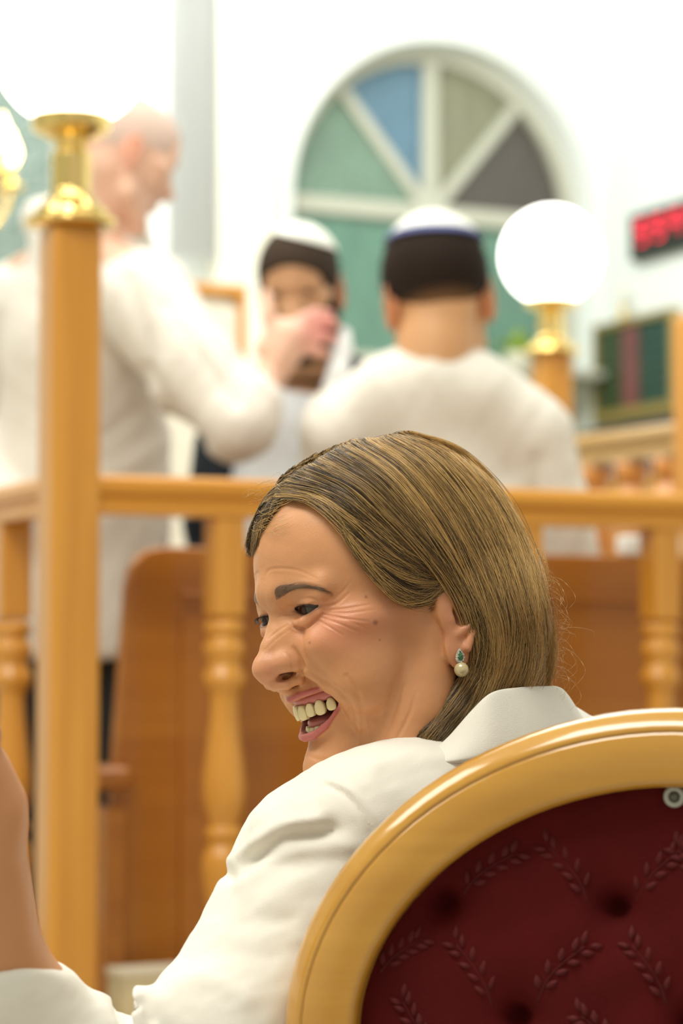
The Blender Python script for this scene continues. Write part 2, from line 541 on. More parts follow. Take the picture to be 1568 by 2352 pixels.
# ---- pale drape beside the pilaster
bm = bmesh.new()
N = 30; rows = []
for i in range(N + 1):
    x = -.09 + .18 * i / N; y = .004 * math.sin(i / N * math.pi * 5)
    rows.append((bm.verts.new((x, y, 0)), bm.verts.new((x, y, 1.75))))
for a, b in zip(rows, rows[1:]): bm.faces.new((a[0], b[0], b[1], a[1]))
bmesh.ops.solidify(bm, geom=bm.faces[:], thickness=.004)
dr = bm_obj('curtain', bm, mat('pale_grey_drape', (.93, .94, .93), .8), None, True)
props(dr, 'narrow pale grey curtain hanging beside the cream pilaster', 'curtain'); place(dr, W0 - E1 * .91 - E2 * .11 + np.array([0, 0, 2.33]), RZ)

# ---- red digital clock
ck = empty('wall_clock', CR - E2 * .52 - E1 * .02 + np.array([0, 0, 2.49]), 'black digital clock with glowing red digits on the white wall', 'clock', RZ)
blk = mat('black_plastic', (.015, .02, .018), .35)
box('housing', (0, 0, 0), (.04, .50, .165), blk, ck, .006)
led = mat('red_led', (.6, .02, .03), .5, emit=(1, .03, .07), es=2.6)
dimled = mat('dim_led', (.12, .01, .02), .5)
SEG = {'a': (0, 1, 1), 'g': (0, 0, 1), 'd': (0, -1, 1), 'f': (-1, .5, 0), 'b': (1, .5, 0), 'e': (-1, -.5, 0), 'c': (1, -.5, 0)}
for k, (cy, on) in enumerate([(.165, 'abfgcd'), (.055, 'abfgcd'), (-.055, 'abfgc'), (-.165, 'abcfg')]):
    g = empty('digit', (-.022, cy, 0), None, None); g.parent = ck
    for s, (sx, sz, hz) in SEG.items():
        size = (.004, .040, .009) if hz else (.004, .009, .036)
        box('digit_segment', (0, -sx * .022, .010 + sz * .038), size, led if s in on else dimled, g, .002)
box('bezel', (-.021, 0, .074), (.003, .49, .008), blk, ck)

# ---- framed dark board on the right wall
nb = empty('memorial_board', CR - E2 * .29 - E1 * .02 + np.array([0, 0, 2.03]), 'dark green framed board with a reddish middle column on the right wall', 'board', RZ)
gold = mat('dull_gold_frame', (.36, .27, .09), .45, metal=.3)
box('backing', (0, 0, 0), (.03, .50, .32), mat('dark_green_panel', (.035, .06, .03), .5, var=.5, vscale=10), nb)
for z in (-.165, .165): box('frame_rail', (-.006, 0, z), (.045, .53, .024 if z > 0 else .045), gold, nb, .004)
for y in (-.256, .256): box('frame_stile', (-.006, y, 0), (.045, .018, .32), gold, nb, .004)
box('center_strip', (-.018, .02, 0), (.006, .10, .29), mat('reddish_strip', (.20, .07, .07), .5, var=.3, vscale=20), nb)
plm = mat('bronze_plate', (.07, .10, .04), .4, metal=.2)
plm2 = mat('teal_plate', (.04, .10, .09), .4, metal=.2)
for r in range(7):
    for cy in (.20, .12, -.085, -.155, -.22):
        box('name_plate', (-.018, cy, .125 - r * .0415), (.005, .056, .026), plm if cy > 0 else plm2, nb)
dk = empty('wall_ledge', CR - E2 * .32 - E1 * .03 + np.array([0, 0, 1.72]), 'dark blue padded ledge under the framed board', 'ledge', RZ)
box('cushion', (-.02, 0, 0), (.10, .62, .20), mat('navy_fabric', (.015, .022, .045), .8), dk, .02)
box('support', (-.02, 0, -.12), (.08, .60, .04), M['wood_rail'], dk, .004)
fn = empty('wall_sconce', CR - E2 * .235 - E1 * .045 + np.array([0, 0, 2.205]), 'pale candle-shaped light on top of the framed board', 'lamp', RZ)
lathe('holder', [(.02, 0), (.024, .004), (.010, .012), (.008, .03), (.016, .04)], M['brass'], fn)
lathe('candle', [(.012, .04), (.012, .10), (.009, .115), (.002, .13)], M['cream'], fn)

# ---- tall cream cabinet
cb = empty('cabinet', np.array([PX(440, 1510, 6.4)[0] - .02, 6.4, 0]), 'tall cream cabinet with a honey wood frame behind the bald man', 'cabinet', RZ)
box('body', (0, .2, 1.0), (.34, .36, 1.98), M['cream'], cb, .004)
for x in (-.163, .163): box('frame_stile', (x, .006, 1.0), (.022, .03, 1.98), M['wood_post'], cb, .003)
box('frame_rail', (0, .006, 1.985), (.348, .035, .028), M['wood_rail'], cb, .003)
dd = box('door', (0, .008, .98), (.30, .02, 1.92), M['cream'], cb, .003)
kb = lathe('door_knob', [(.006, 0), (.006, .012), (.013, .018), (.013, .026), (.004, .03)], M['brass'], dd); kb.rotation_euler = (math.pi / 2, 0, 0); kb.location = (.12, -.002, 1.0)

# ---- chandelier at the left edge
chd = PX(-140, 335, 5.9)
ch = empty('chandelier', (chd[0], chd[1], chd[2] - .25), 'polished brass chandelier hanging at the left edge of the picture', 'chandelier', .3)
lathe('hub', smooth_prof([(.01, 0), (.03, .02), (.06, .07), (.03, .12), (.02, .16), (.045, .20), (.02, .26), (.012, .34), (.012, 1.7)]), M['brass'], ch)
bulb = mat('warm_bulb', (1, .9, .6), .4, emit=(1, .80, .35), es=9)
for k in range(6):
    a = k * math.pi / 3 + .25; ca, sa = math.cos(a), math.sin(a)
    pth = smooth_prof([(.03, .10), (.08, .05), (.14, .06), (.18, .12), (.19, .16)], 6)
    V, F = tube_mesh([([(r * ca, r * sa, z) for r, z in pth], [.008] * len(pth))], 8)
    arm = mesh_obj('arm', V, F, M['brass'], ch)
    lathe('candle_cup', [(.012, .155), (.035, .165), (.03, .175), (.013, .18), (.013, .22)], M['brass'], arm, 20, (.19 * ca, .19 * sa, 0))
    lathe('bulb', smooth_prof([(.010, .22), (.02, .24), (.022, .26), (.010, .29), (.002, .31)], 3), bulb, arm, 16, (.19 * ca, .19 * sa, 0))

# ================================================================== bimah platform, balustrade, lamps
B0 = np.array([-.436, 3.86, 0.])
bp = struct(box('trim_3', (1.0, .80, .15), (2.4, 2.0, .30), M['carpet'], bev=.01)); place(bp, B0, RZ)
ZR = 1.295


def post_mesh(s, h, z0):
    bm = bmesh.new(); add_box(bm, (0, 0, z0 + (h - z0) / 2), (s, s, h - z0), .011)
    return bm


rail_prof = [(-.030, 0), (-.030, .016), (-.025, .021), (-.024, .028), (-.034, .034), (-.037, .044), (-.034, .056), (-.024, .063), (0, .066),
             (.024, .063), (.034, .056), (.037, .044), (.034, .034), (.024, .028), (.025, .021), (.030, .016), (.030, 0)]


def rail(name, x0, x1, ztop, m, parent, k=1.0):
    pr = [(a * k, b * k) for a, b in rail_prof]
    return sweep(name, pr, [(x0, 0, ztop - .066 * k), (x1, 0, ztop - .066 * k)], m, parent, frames=[((0, 1, 0), (0, 0, 1))] * 2, smooth=False)


def zz(y): return 1 - (y - 1510) * .000715


turn = [(.022, zz(1421)), (.030, zz(1428)), (.034, zz(1438)), (.033, zz(1450)), (.027, zz(1461)), (.029, zz(1470)), (.034, zz(1482)), (.035, zz(1497)), (.029, zz(1517)),
        (.028, zz(1528)), (.034, zz(1548)), (.036, zz(1562)), (.031, zz(1580)), (.024, zz(1598)), (.024, zz(1640)), (.028, zz(1700)), (.033, zz(1755)), (.036, zz(1805)), (.034, zz(1845)),
        (.026, zz(1880)), (.024, zz(1892)), (.031, zz(1905)), (.032, zz(1915)), (.026, zz(1928)), (.027, zz(1940)), (.034, zz(1960)), (.037, zz(1990)), (.033, zz(2040)), (.025, zz(2100)), (.023, zz(2150)), (.030, zz(2165))]
tp = smooth_prof(turn, 4)


def baluster(parent, x, k=1., ztop=ZR - .064, zbot=.38):
    bm = bmesh.new()
    add_box(bm, (0, 0, (zz(1418) + ztop) / 2), (.055, .055, ztop - zz(1418)), .006)
    add_lathe(bm, [(max(.004, r), z) for r, z in tp[::-1]], 28)
    add_box(bm, (0, 0, (zz(2165) + zbot) / 2), (.055, .055, zz(2165) - zbot), .006)
    for f in bm.faces: f.smooth = len(f.verts) == 4 and f.calc_area() < 2e-4
    me = bpy.data.meshes.new('baluster'); bm.to_mesh(me); bm.free(); me.materials.append(M['wood_post'])
    o = bpy.data.objects.new('baluster', me); COL.objects.link(o); o.parent = parent; o.location = (x, 0, 0)
    return o


def balustrade(org, rz, x1, xs, label, post=True):
    e = empty('balustrade', org, label, 'railing', rz)
    if post:
        bm_obj('newel_post', post_mesh(.083, 1.692, .30), M['wood_post'], e)
    rail('top_rail', .035, x1, ZR, M['wood_rail'], e)
    rail('base_rail', .035, x1, .385, M['wood_rail'], e)
    b0 = baluster(e, xs[0])
    for x in xs[1:]:
        c = b0.copy(); COL.objects.link(c); c.location = (x, 0, 0)
    return e


balustrade(B0, RZ, 1.9, [.269, .549, .83, 1.11, 1.39, 1.67], 'honey wood railing with turned balusters running right from the tall lamp post')
balustrade(B0 + E2 * .01, RZ + math.pi / 2, 1.3, [.29, .57, .85, 1.13], 'short honey wood railing receding left behind the tall lamp post', False)


def dense(pr):
    out = [pr[0]]
    for (r0, z0), (r1, z1) in zip(pr, pr[1:]):
        L_ = math.hypot(r1 - r0, z1 - z0)
        if L_ > .006:
            e = .0012 / L_
            out += [(r0 + (r1 - r0) * e, z0 + (z1 - z0) * e), (r1 - (r1 - r0) * e, z1 - (z1 - z0) * e)]
        out.append((r1, z1))
    return out


def globe_lamp(org, hb, r, label):
    """hb: height of the brass mount"""
    e = empty('globe_lamp', org, label, 'lamp', 0, 'globe lamps on the wooden posts')
    k = hb / .175
    prof = [(.070, 0), (.074, .004), (.073, .012), (.060, .018), (.058, .026), (.050, .034), (.040, .044), (.034, .054), (.032, .058), (.032, .118), (.026, .124), (.024, .130),
            (.030, .140), (.050, .150), (.062, .156), (.064, .164), (.064, .178), (.060, .180)]
    lathe('brass_mount', dense([(a, b * k) for a, b in prof]), M['brass'], e, 48)
    V, F = [], []
    cz = hb + r - .012 * k
    lathe('globe', [(max(.0005, r * math.sin(t)), cz - r * math.cos(t)) for t in np.linspace(.001, math.pi - .001, 40)], M['globe'], e, 56)
    # cut collar beads
    for i in range(24):
        a = i * math.pi / 12
        pass
    l = bpy.data.lights.new('globe_light', 'POINT'); l.energy = 5; l.shadow_soft_size = r; l.color = (1, .95, .85)
    return e


globe_lamp((B0[0], B0[1], 1.692), .175, .125, 'large glowing white globe lamp on the nearest tall wooden post')
p2 = np.array([PX(1269, 1510, 6.0)[0], 6.0, 0])
np2 = empty('lamp_post', (p2[0], p2[1], .30), 'honey wood post holding the far globe lamp behind the boy', 'post', RZ)
box('shaft', (0, 0, .7275), (.078, .078, 1.455), M['wood_post'], np2, .008)
box('plinth', (0, 0, .05), (.12, .12, .10), M['wood_post'], np2, .008)
globe_lamp((p2[0], p2[1], 1.756), .132, .124, 'white globe lamp beside the arched window on the far post')

# ---- amber wooden partition behind the railing
bn = empty('pew', B0 + E1 * .164 + E2 * .16 + np.array([0, 0, .30]), 'amber wooden pew back with a rounded top corner standing behind the railing', 'pew', RZ)
L = 1.52
outl = [(-.055, .05), (0.0 - .03, .45), (-.004, .82), (.006, .858), (.03, .882), (.06, .888), (L, .888), (L, .05)]
n = len(outl); V = [(x, 0, z) for x, z in outl] + [(x, .034, z) for x, z in outl]
F = [tuple(range(n)), tuple(range(n, 2 * n))[::-1]] + [((i + 1) % n, i, n + i, n + (i + 1) % n) for i in range(n)]
bk = mesh_obj('panel', V, F, M['wood_bench'], bn, False)
bv = bk.modifiers.new('bevel', 'BEVEL'); bv.width = .006; bv.segments = 3; bv.limit_method = 'ANGLE'
box('moulding', (.8, -.004, .806), (1.42, .012, .012), M['wood_bench'], bn, .003)
for x in (.115, .80, 1.45):
    box('stile', (x, -.003, .42), (.05, .012, .70), M['wood_bench'], bn, .003)
for x in (-.035, 1.48):
    sd = box('foot', (x, .017, .23), (.035, .10, .44), M['wood_bench'], bn, .006)
    box('armrest', (x - .003, .016, .50), (.066, .12, .040), M['wood_bench'], sd, .016)
box('plinth', (.75, .017, .03), (1.5, .10, .06), M['wood_bench'], bn, .004)
cl = box('folded_cloth', (0, 0, 0), (.13, .034, .038), mat('white_linen', (.82, .84, .8), .8), None, .008)
props(cl, 'folded white cloth lying on top of the amber pew back at right', 'cloth'); place(cl, B0 + E1 * 1.20 + E2 * .177 + np.array([0, 0, 1.208]), RZ)

bx = empty('cardboard_box', tuple(B0 + E1 * .168 + E2 * .085 + np.array([0, 0, .30])), 'pale cream box with brown blotches in front of the amber pew back', 'box', RZ)
cm = mat('cream_blotched_card', (.72, .62, .38), .7, var=.5, vscale=14)
box('carton', (0, 0, .09), (.115, .06, .18), cm, bx, .004)
box('lid', (0, 0, .186), (.12, .064, .014), mat('cream_card', (.75, .70, .52), .7), bx, .003)

# ---- raised banister on the right
ra = np.array([PX(1312, 1510, 6.0)[0], 5.9, 0]); rb = np.array([PX(1640, 1510, 5.42)[0], 5.42, 0])
dv = rb - ra; La = np.linalg.norm(dv); rza = math.atan2(dv[1], dv[0])
ba = empty('banister', ra, 'broad wooden banister with bulbous balusters below the framed board', 'railing', rza)
rail('handrail', 0, La, 1.54, wood('banister_wood', (.46, .28, .09), (.58, .36, .13), 'X'), ba, 1.15)
bm0 = lathe('baluster', smooth_prof([(.02, .9), (.04, .96), (.024, 1.0), (.026, 1.06), (.044, 1.16), (.056, 1.26), (.058, 1.32), (.048, 1.37), (.028, 1.405), (.040, 1.42), (.040, 1.46)], 4), wood('orange_wood', (.58, .22, .04), (.72, .33, .07), 'Z'), ba)
x0 = .09; bm0.location = (x0, 0, 0)
while x0 + .15 < La:
    x0 += .15; c = bm0.copy(); COL.objects.link(c); c.location = (x0, 0, 0)
rail('base_rail', 0, La, .92, M['wood_rail'], ba, 1.15)
box('solid_panel', (La / 2, 0, .43), (La, .05, .86), M['wood_bench'], ba, .004)
bm_obj('newel_post', post_mesh(.10, 1.775, 0), M['wood_post'], ba).location = (La - .036, 0, 0)

# ================================================================== the laughing woman
HP = (math.radians(32), math.radians(13.4), math.radians(3.5))


def head_rot(y, p, r):
    F = np.array([-math.cos(y), -math.sin(y), 0]); L = np.array([math.sin(y), -math.cos(y), 0]); U = np.array([0, 0, 1.])
    F2 = F * math.cos(p) - U * math.sin(p); U2 = U * math.cos(p) + F * math.sin(p)
    return np.array([F2, L * math.cos(r) + U2 * math.sin(r), U2 * math.cos(r) - L * math.sin(r)])


HR = head_rot(*HP); HT = np.array([.03586, 1.88372, 1.02561])


def toW(P): return np.asarray(P) / 1000. @ HR + HT          # head millimetres -> world


def toH(W): return (np.asarray(W) - HT) @ HR.T * 1000.


def HL(px, py, l):
    D = PX(px, py, 1) - C0; o = toH(C0); d = D @ HR.T * 1000.
    return o + (l - o[1]) / d[1] * d


def sym(P):
    """fold the far half onto the near half; the laughing face is slightly lopsided"""
    Q = P.copy(); w = np.maximum(0, -Q[:, 1] - 5)
    Q[:, 2] += .15 * w; Q[:, 0] += .16 * w / (1 + np.exp((Q[:, 2] - 12) / 4)); Q[:, 1] = np.abs(Q[:, 1])
    return Q


def unsym(P):
    """put points built on a symmetric head onto the lopsided one"""
    Q = np.array(P, dtype=float); w = np.maximum(0, -Q[..., 1] - 5)
    Q[..., 0] -= .16 * w / (1 + np.exp((Q[..., 2] - 12) / 4)); Q[..., 2] -= .15 * w
    return Q


def mir(P):
    Q = P.copy(); Q[:, 1] = np.abs(Q[:, 1]); return Q


def ear(P, k=2.5):
    """P already mirrored, in mm"""
    # auricle plate
    d = rot_ell(P, (-15, 72, 3), (19, 7.5, 30), np.array([[.96, .28, 0], [-.28, .96, 0], [0, 0, 1.]]))
    hel = [(-11, 74, 14), (-10, 76, 26), (-18, 77, 31), (-27, 79, 25), (-30, 80, 12), (-27, 81, -4), (-20, 82, -17), (-13, 81, -27)]
    d = smin(d, cap(P, (-12, 69, 22), (-14, 73, 6), 5.5, 4.5), 4)
    d = smin(d, chain(P, hel, [2.6, 2.8, 3, 3.1, 3, 2.8, 2.8, 3.5], 1.5), 2)
    ant = [(-19, 82, 18), (-23, 83, 8), (-22, 83, -3), (-17, 82, -11)]
    d = smin(d, chain(P, ant, [2, 2.4, 2.6, 2.8], 1), 2)
    d = smax(d, -ell(P, (-14, 83, -2), (6.5, 9.5, 9)), 2.5)          # concha
    d = smax(d, -ell(P, (-17, 84, 14), (5.5, 7.5, 9)), 2.5)
    d = smin(d, cap(P, (-1, 70, 3), (-6.5, 76, -3), 6, 3.6), 4)      # tragus
    d = smin(d, cap(P, (-14, 80, -13.5), (-9, 79, -15), 3.2, 3), 3)  # antitragus
    d = smin(d, ell(P, (-7, 76, -26), (10.5, 4.2, 15)), 4)           # lobe
    d = smin(d, cap(P, (-2, 66, -8), (0, 69, -28), 6, 4), 5)
    return d


def skull(P):
    d = ell(P, (-8, 0, 44), (97, 74, 86))
    d = smin(d, ell(P, (27, 0, 58), (71, 62, 70)), 14)
    return d


def face_sdf(P0, laugh=True):
    P = sym(P0) if laugh else mir(P0)
    f, l, u = P[:, 0], P[:, 1], P[:, 2]
    d = skull(P)
    d = smin(d, ell(P, (40, 0, 2), (51, 58, 62)), 16)
    d = smin(d, cap(P, (73, 12, -90), (18, 48, -66), 17, 16), 14)
    d = smin(d, cap(P, (18, 48, -60), (0, 58, -10), 17, 14), 16)
    d = smin(d, ell(P, (82.5, 0, -93), (18.5, 22, 19)), 10)
    d = smin(d, ell(P, (35, 0, -60), (52, 42, 32)), 18)
    d = smin(d, ell(P, (55, 46, 12), (27, 20, 14)), 14)
    d = smin(d, cap(P, (91, 9, 45), (76, 42, 44), 10, 9), 10)           # brow ridge
    d = smin(d, ell(P, (88, 0, 46), (13, 12, 14)), 10)
    # orbit
    d = smax(d, -ell(P, (101, 33, 30), (17, 19, 10)), 8)
    # lids: bulge over the eyeball
    d = smin(d, ell(P, (76.5, 31, 30), (15, 16, 13)), 4)
    d = smin(d, cap(P, (89, 20, 39), (80, 45, 38), 3.2, 4), 4)          # upper lid fold
    if laugh:
        d = smin(d, chain(P, [(92, 20, 20.5), (90.5, 31, 21), (84.5, 41, 25)], [2.6, 3.6, 3.4], 2), 3)   # lower lid bag
        d = smin(d, ell(P, (75, 37, 1), (23, 20, 18)), 9)               # cheek apple
        d = smin(d, ell(P, (58, 45, -26), (30, 19, 32)), 14)
        d = smin(d, chain(P, [(92, 21, 4), (88, 26, -14), (80, 33, -28), (71, 40, -42), (66, 38, -62)], [6, 8.5, 8, 6, 7], 6), 6)  # fold ridge
    # nose
    d = smin(d, chain(P, [(85, 0, 38), (91.5, 0, 26), (105, 0, 6), (112, 0, -4)], [7, 7, 8.4, 9], 4), 6)
    d = smin(d, ell(P, (111, 0, -8), (14.5, 11.5, 11)), 5)
    d = smin(d, ell(P, (91, 10, 4), (14, 13, 22)), 8)
    d = smin(d, ell(P, (100.5, 12.5, -6.0), (12.5, 9.5, 9.5)), 6)
    d = smin(d, cap(P, (117, 0, -15), (104, 0, -25), 4.6, 5), 3)
    d = smin(d, chain(P, [(113, 4, -20.5), (106, 9.5, -23), (97, 13, -21)], [3.6, 3.4, 4], 2), 4)
    d = smax(d, -rot_ell(P, (105.5, 11.6, -16.0), (9.2, 5.8, 3.0), np.array([[.955, -.17, -.24], [.17, .985, 0], [.24, 0, .97]])), 1.2)
    d = smax(d, -cap(P, (104, 9.5, -15), (98, 7, -2), 3.6, 3), 1.2)
    # muzzle
    d = smin(d, ell(P, (64, 0, -42), (38, 28, 30)), 7)
    if laugh:
        # open mouth: region between the lip curves, cut from the front back to f = 58
        mouth = [(-34.5, -37.5), (-25, -33.8), (-12, -35.4), (0, -38), (12, -35.4), (25, -33.8), (34.5, -37.5), (27.5, -48), (22, -55), (12, -61), (0, -63.5), (-12, -61), (-22, -55), (-27.5, -48)]
        m2 = poly2d(P0[:, 1], u, mouth)
        yb = 61 - f
        cut = smax(m2 + 0, yb.astype(np.float32), 3)
        d = smin(d, chain(P, [(100.0, 0, -35.6), (97, 9, -33.4), (90.8, 18, -32.0), (81.5, 26, -31.6), (69, 35.5, -36.0)], [2.2, 1.8, 1.3, 1.0, .8], 1), 1.8)
        d = smin(d, chain(P, [(95.0, 0, -66), (92.8, 9, -65), (87, 18, -60.0), (80, 26, -51), (69, 35.5, -38)], [3.6, 3.2, 2.5, 1.6, 1.0], 1), 2.4)
        d = smax(d, -cut, 1.6)
        d = smax(d, -chain(P, [(86, 0, -79), (80, 16, -76), (72, 26, -70)], [3, 3, 2], 2) + 0, 5) if False else d
    else:
        d = smin(d, chain(P, [(101, 0, -44), (95, 12, -45), (84, 25, -47)], [4, 3.6, 2], 1), 2)
        d = smin(d, chain(P, [(100, 0, -52), (94, 12, -51), (84, 25, -48)], [4.4, 4, 2], 1), 2)
        d = smax(d, -chain(P, [(105, 0, -48), (98, 14, -48), (88, 25, -48)], [1.4, 1.2, .8], 1), 1)
    # eye slit
    a = math.radians(-3); x = (l - 31.5) * math.cos(a) - (u - 29.6) * math.sin(a); y = (l - 31.5) * math.sin(a) + (u - 29.6) * math.cos(a)
    hw, hh = (13.2, 3.7) if laugh else (13, 4.)
    Rr = (hw * hw + hh * hh) / (2 * hh)
    lens = np.maximum(np.hypot(x, y - (Rr - hh)) - Rr, np.hypot(x, y + (Rr - hh)) - Rr)
    d = smax(d, -np.maximum(lens, 70 - f), 1.2)
    d = smin(d, ear(P), 2.2)
    return d


# neck and body core (skin), world metres
NB = PX(1120, 1800, 1.97)                      # base of the neck
SHL = PX(735, 2000, 1.80); SHR = PX(1500, 1960, 2.12)
ELB = PX(330, 2590, 1.68); WRI = PX(-33, 1905, 1.60); FOR = PX(2, 2230, 1.64)
neck_top = np.array([-22, 0, -20.]); nb_h = toH(NB)


def woman_skin(P):
    d = face_sdf(P)
    dn = chain(P, [neck_top, (neck_top + nb_h) / 2 + np.array([6, 0, 0]), nb_h], [50, 47, 56], 20)
    dn = smin(dn, cap(P, (34, 14, -66), nb_h + np.array([34, 20, 10]), 26, 38), 24)
    dn = smin(dn, cap(P, HL(985, 1560, 48), HL(900, 1760, 40), 20, 24), 20)
    return smin(d, dn, 14)


V, F = sdf_mesh(woman_skin, (-135, -100, -215), (140, 100, 145), .92, margin=2.2)
V = relax(V, F, 1, .35)
Vm = sym(V)
pp2 = proj(toW(Vm)); PXc, PYc = pp2[:, 0].astype(np.float32), pp2[:, 1].astype(np.float32)
Nn = vnormals(V, F)
if ((V - V.mean(0)) * Nn).sum() < 0: F = F[:, ::-1]; Nn = -Nn
# creases of the laughing face: (points, width px, depth mm)
front = np.clip((V[:, 0] + 30) / 10, 0, 1)
CRE = [
    ([(742, 1399), (760, 1392), (779, 1382), (802, 1362)], 3.5, .8), ([(745, 1402), (790, 1398), (850, 1388)], 3, .8),
    ([(752, 1406), (800, 1408), (862, 1400)], 3, .6), ([(742, 1411), (790, 1420), (845, 1427)], 3, .8), ([(738, 1418), (780, 1433), (825, 1452)], 3, .7),
    ([(728, 1424), (755, 1439), (788, 1460)], 3, .7), ([(765, 1378), (790, 1355), (805, 1335)], 3, .4), ([(770, 1414), (815, 1432), (850, 1448)], 3, .4),
    ([(676, 1441), (690, 1444), (705, 1441), (722, 1427), (742, 1410)], 4, 1.6), ([(667, 1425), (672, 1438), (682, 1444)], 4, 1.2),
    ([(640, 1388), (650, 1400), (662, 1405)], 3, .6), ([(615, 1468), (640, 1448), (662, 1434)], 3, .4), ([(618, 1480), (642, 1462), (665, 1446)], 3, .35), ([(608, 1492), (630, 1474)], 3, .3),
    ([(640, 1418), (655, 1412), (668, 1412)], 3, .5), ([(634, 1404), (650, 1408)], 3, .5),
    ([(608, 1335), (612, 1316), (628, 1306), (680, 1309), (730, 1330)], 4, .5), ([(604, 1332), (606, 1355), (612, 1385)], 5, .5), ([(630, 1375), (622, 1392)], 4, .5),
    ([(674, 1488), (686, 1506), (694, 1526), (690, 1544), (678, 1554)], 6, 2.4), ([(690, 1524), (722, 1550), (752, 1572), (780, 1592), (800, 1616), (808, 1645), (814, 1685)], 8, 2.0),
    ([(795, 1553), (815, 1580), (828, 1610), (833, 1660), (830, 1730)], 7, 1.0), ([(845, 1640), (852, 1680), (848, 1730)], 6, .6),
    ([(928, 1575), (918, 1620), (900, 1665), (880, 1705)], 6, 1.1), ([(955, 1590), (940, 1640), (915, 1690), (900, 1715)], 6, 1.0), ([(905, 1560), (895, 1610), (880, 1660)], 6, .5),
    ([(655, 1583), (672, 1577), (690, 1570)], 3, .35), ([(668, 1590), (684, 1586)], 3, .3), ([(706, 1736), (735, 1745), (760, 1742)], 6, .5),
    ([(662, 1346), (700, 1338), (745, 1350)], 8, -.7), ([(655, 1500), (668, 1515), (672, 1540)], 4, .5),
    ([(700, 1395), (722, 1385), (745, 1392), (768, 1386)], 3, .7), ([(690, 1376), (715, 1374), (742, 1388)], 3, .6),
]
disp = np.zeros(len(V), np.float32)
sel = np.where((V[:, 0] > -25) & (PYc > 1240))[0]
X_, Y_ = PXc[sel], PYc[sel]
for pts, w, dep in CRE:
    q = np.array(pts, float)
    q = smooth_prof(q, 4) if len(q) > 2 else q
    w = w * .78
    dd_ = polyline_dist(X_, Y_, [tuple(k) for k in q])
    L0 = np.hypot(*(q[0] - q[-1])); c0 = q.mean(0)
    fade = np.clip(1.25 - np.hypot(X_ - c0[0], Y_ - c0[1]) / (L0 * .62 + 1), .15, 1)
    disp[sel] -= dep * fade * (np.exp(-(dd_ / w) ** 2) - .22 * np.exp(-((dd_ - 2.0 * w) / (1.2 * w)) ** 2))
disp = np.where(V[:, 1] < 0, disp * .8, disp)
V = V + Nn * (disp * .75)[:, None]
# skin colour: lips, blush, moles, brows as fixed marks; nostrils also darkened as painted shade
skin = np.array([.64, .305, .135]); Csk = np.tile(skin, (len(V), 1))
Csk *= (1 + .05 * fbm(V, 1 / 60., 3) + .03 * fbm(V, 1 / 14., 5))[:, None]


def blend(w, c):
    global Csk
    Csk = Csk * (1 - w[:, None]) + np.array(c) * w[:, None]


def spot(cx, cy, rx, ry): return np.exp(-((PXc - cx) / rx) ** 2 - ((PYc - cy) / ry) ** 2)


blend(.6 * spot(770, 1440, 90, 60) * front, (.64, .225, .13)); blend(.35 * spot(620, 1540, 40, 45) * front, (.62, .25, .17)); blend(.4 * spot(870, 1420, 90, 50) * front, (.60, .24, .14))
blend(.4 * (V[:, 0] < 2) * (np.abs(V[:, 1]) > 72), (.60, .24, .15))
lipu = chain(Vm.astype(np.float32), [(100.0, 0, -35.6), (97, 9, -33.4), (90.8, 18, -32.0), (81.5, 26, -31.6), (69, 35.5, -36.0)], [2.2, 1.8, 1.3, 1.0, .8], 1)
lipl = chain(Vm.astype(np.float32), [(95.0, 0, -66), (92.8, 9, -65), (87, 18, -60.0), (80, 26, -51), (69, 35.5, -38)], [3.6, 3.2, 2.5, 1.6, 1.0], 1)
blend(np.clip(1.0 - (np.minimum(lipu, lipl) - .3) / 1.0, 0, 1) * (V[:, 0] > 64), (.52, .15, .13))
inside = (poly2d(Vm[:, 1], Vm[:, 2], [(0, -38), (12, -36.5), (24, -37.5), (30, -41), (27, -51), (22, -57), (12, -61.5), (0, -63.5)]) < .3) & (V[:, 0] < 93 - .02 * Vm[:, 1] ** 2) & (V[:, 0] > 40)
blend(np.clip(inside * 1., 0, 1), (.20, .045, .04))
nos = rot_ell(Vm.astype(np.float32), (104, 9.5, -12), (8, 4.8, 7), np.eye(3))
blend(np.clip(-nos / 1.0, 0, .85), (.20, .06, .045))  # nostril lining: darker red, deepened further to stand in for shade inside
for (cx, cy, r) in [(862, 1430, 6), (849, 1325, 2.5), (840, 1371, 3.5), (711, 1476, 3), (990, 1398, 6), (872, 1470, 2.5)]:
    blend(.75 * np.exp(-((np.hypot(PXc - cx, PYc - cy)) / r) ** 4) * front, (.28, .11, .07))
brow_c = [(636, 1358), (655, 1351), (690, 1342), (725, 1348), (762, 1366)]
bd = polyline_dist(PXc, PYc, brow_c)
wid = np.interp(PXc, [630, 650, 690, 740, 770], [11, 13, 10, 7, 4])
blend(.62 * np.exp(-(bd / wid) ** 2) * (V[:, 0] > 50), (.19, .10, .055))
lid = np.maximum(0, 1 - np.abs(np.hypot(Vm[:, 0] - 76.5, Vm[:, 1] - 31) - 14) / 8)
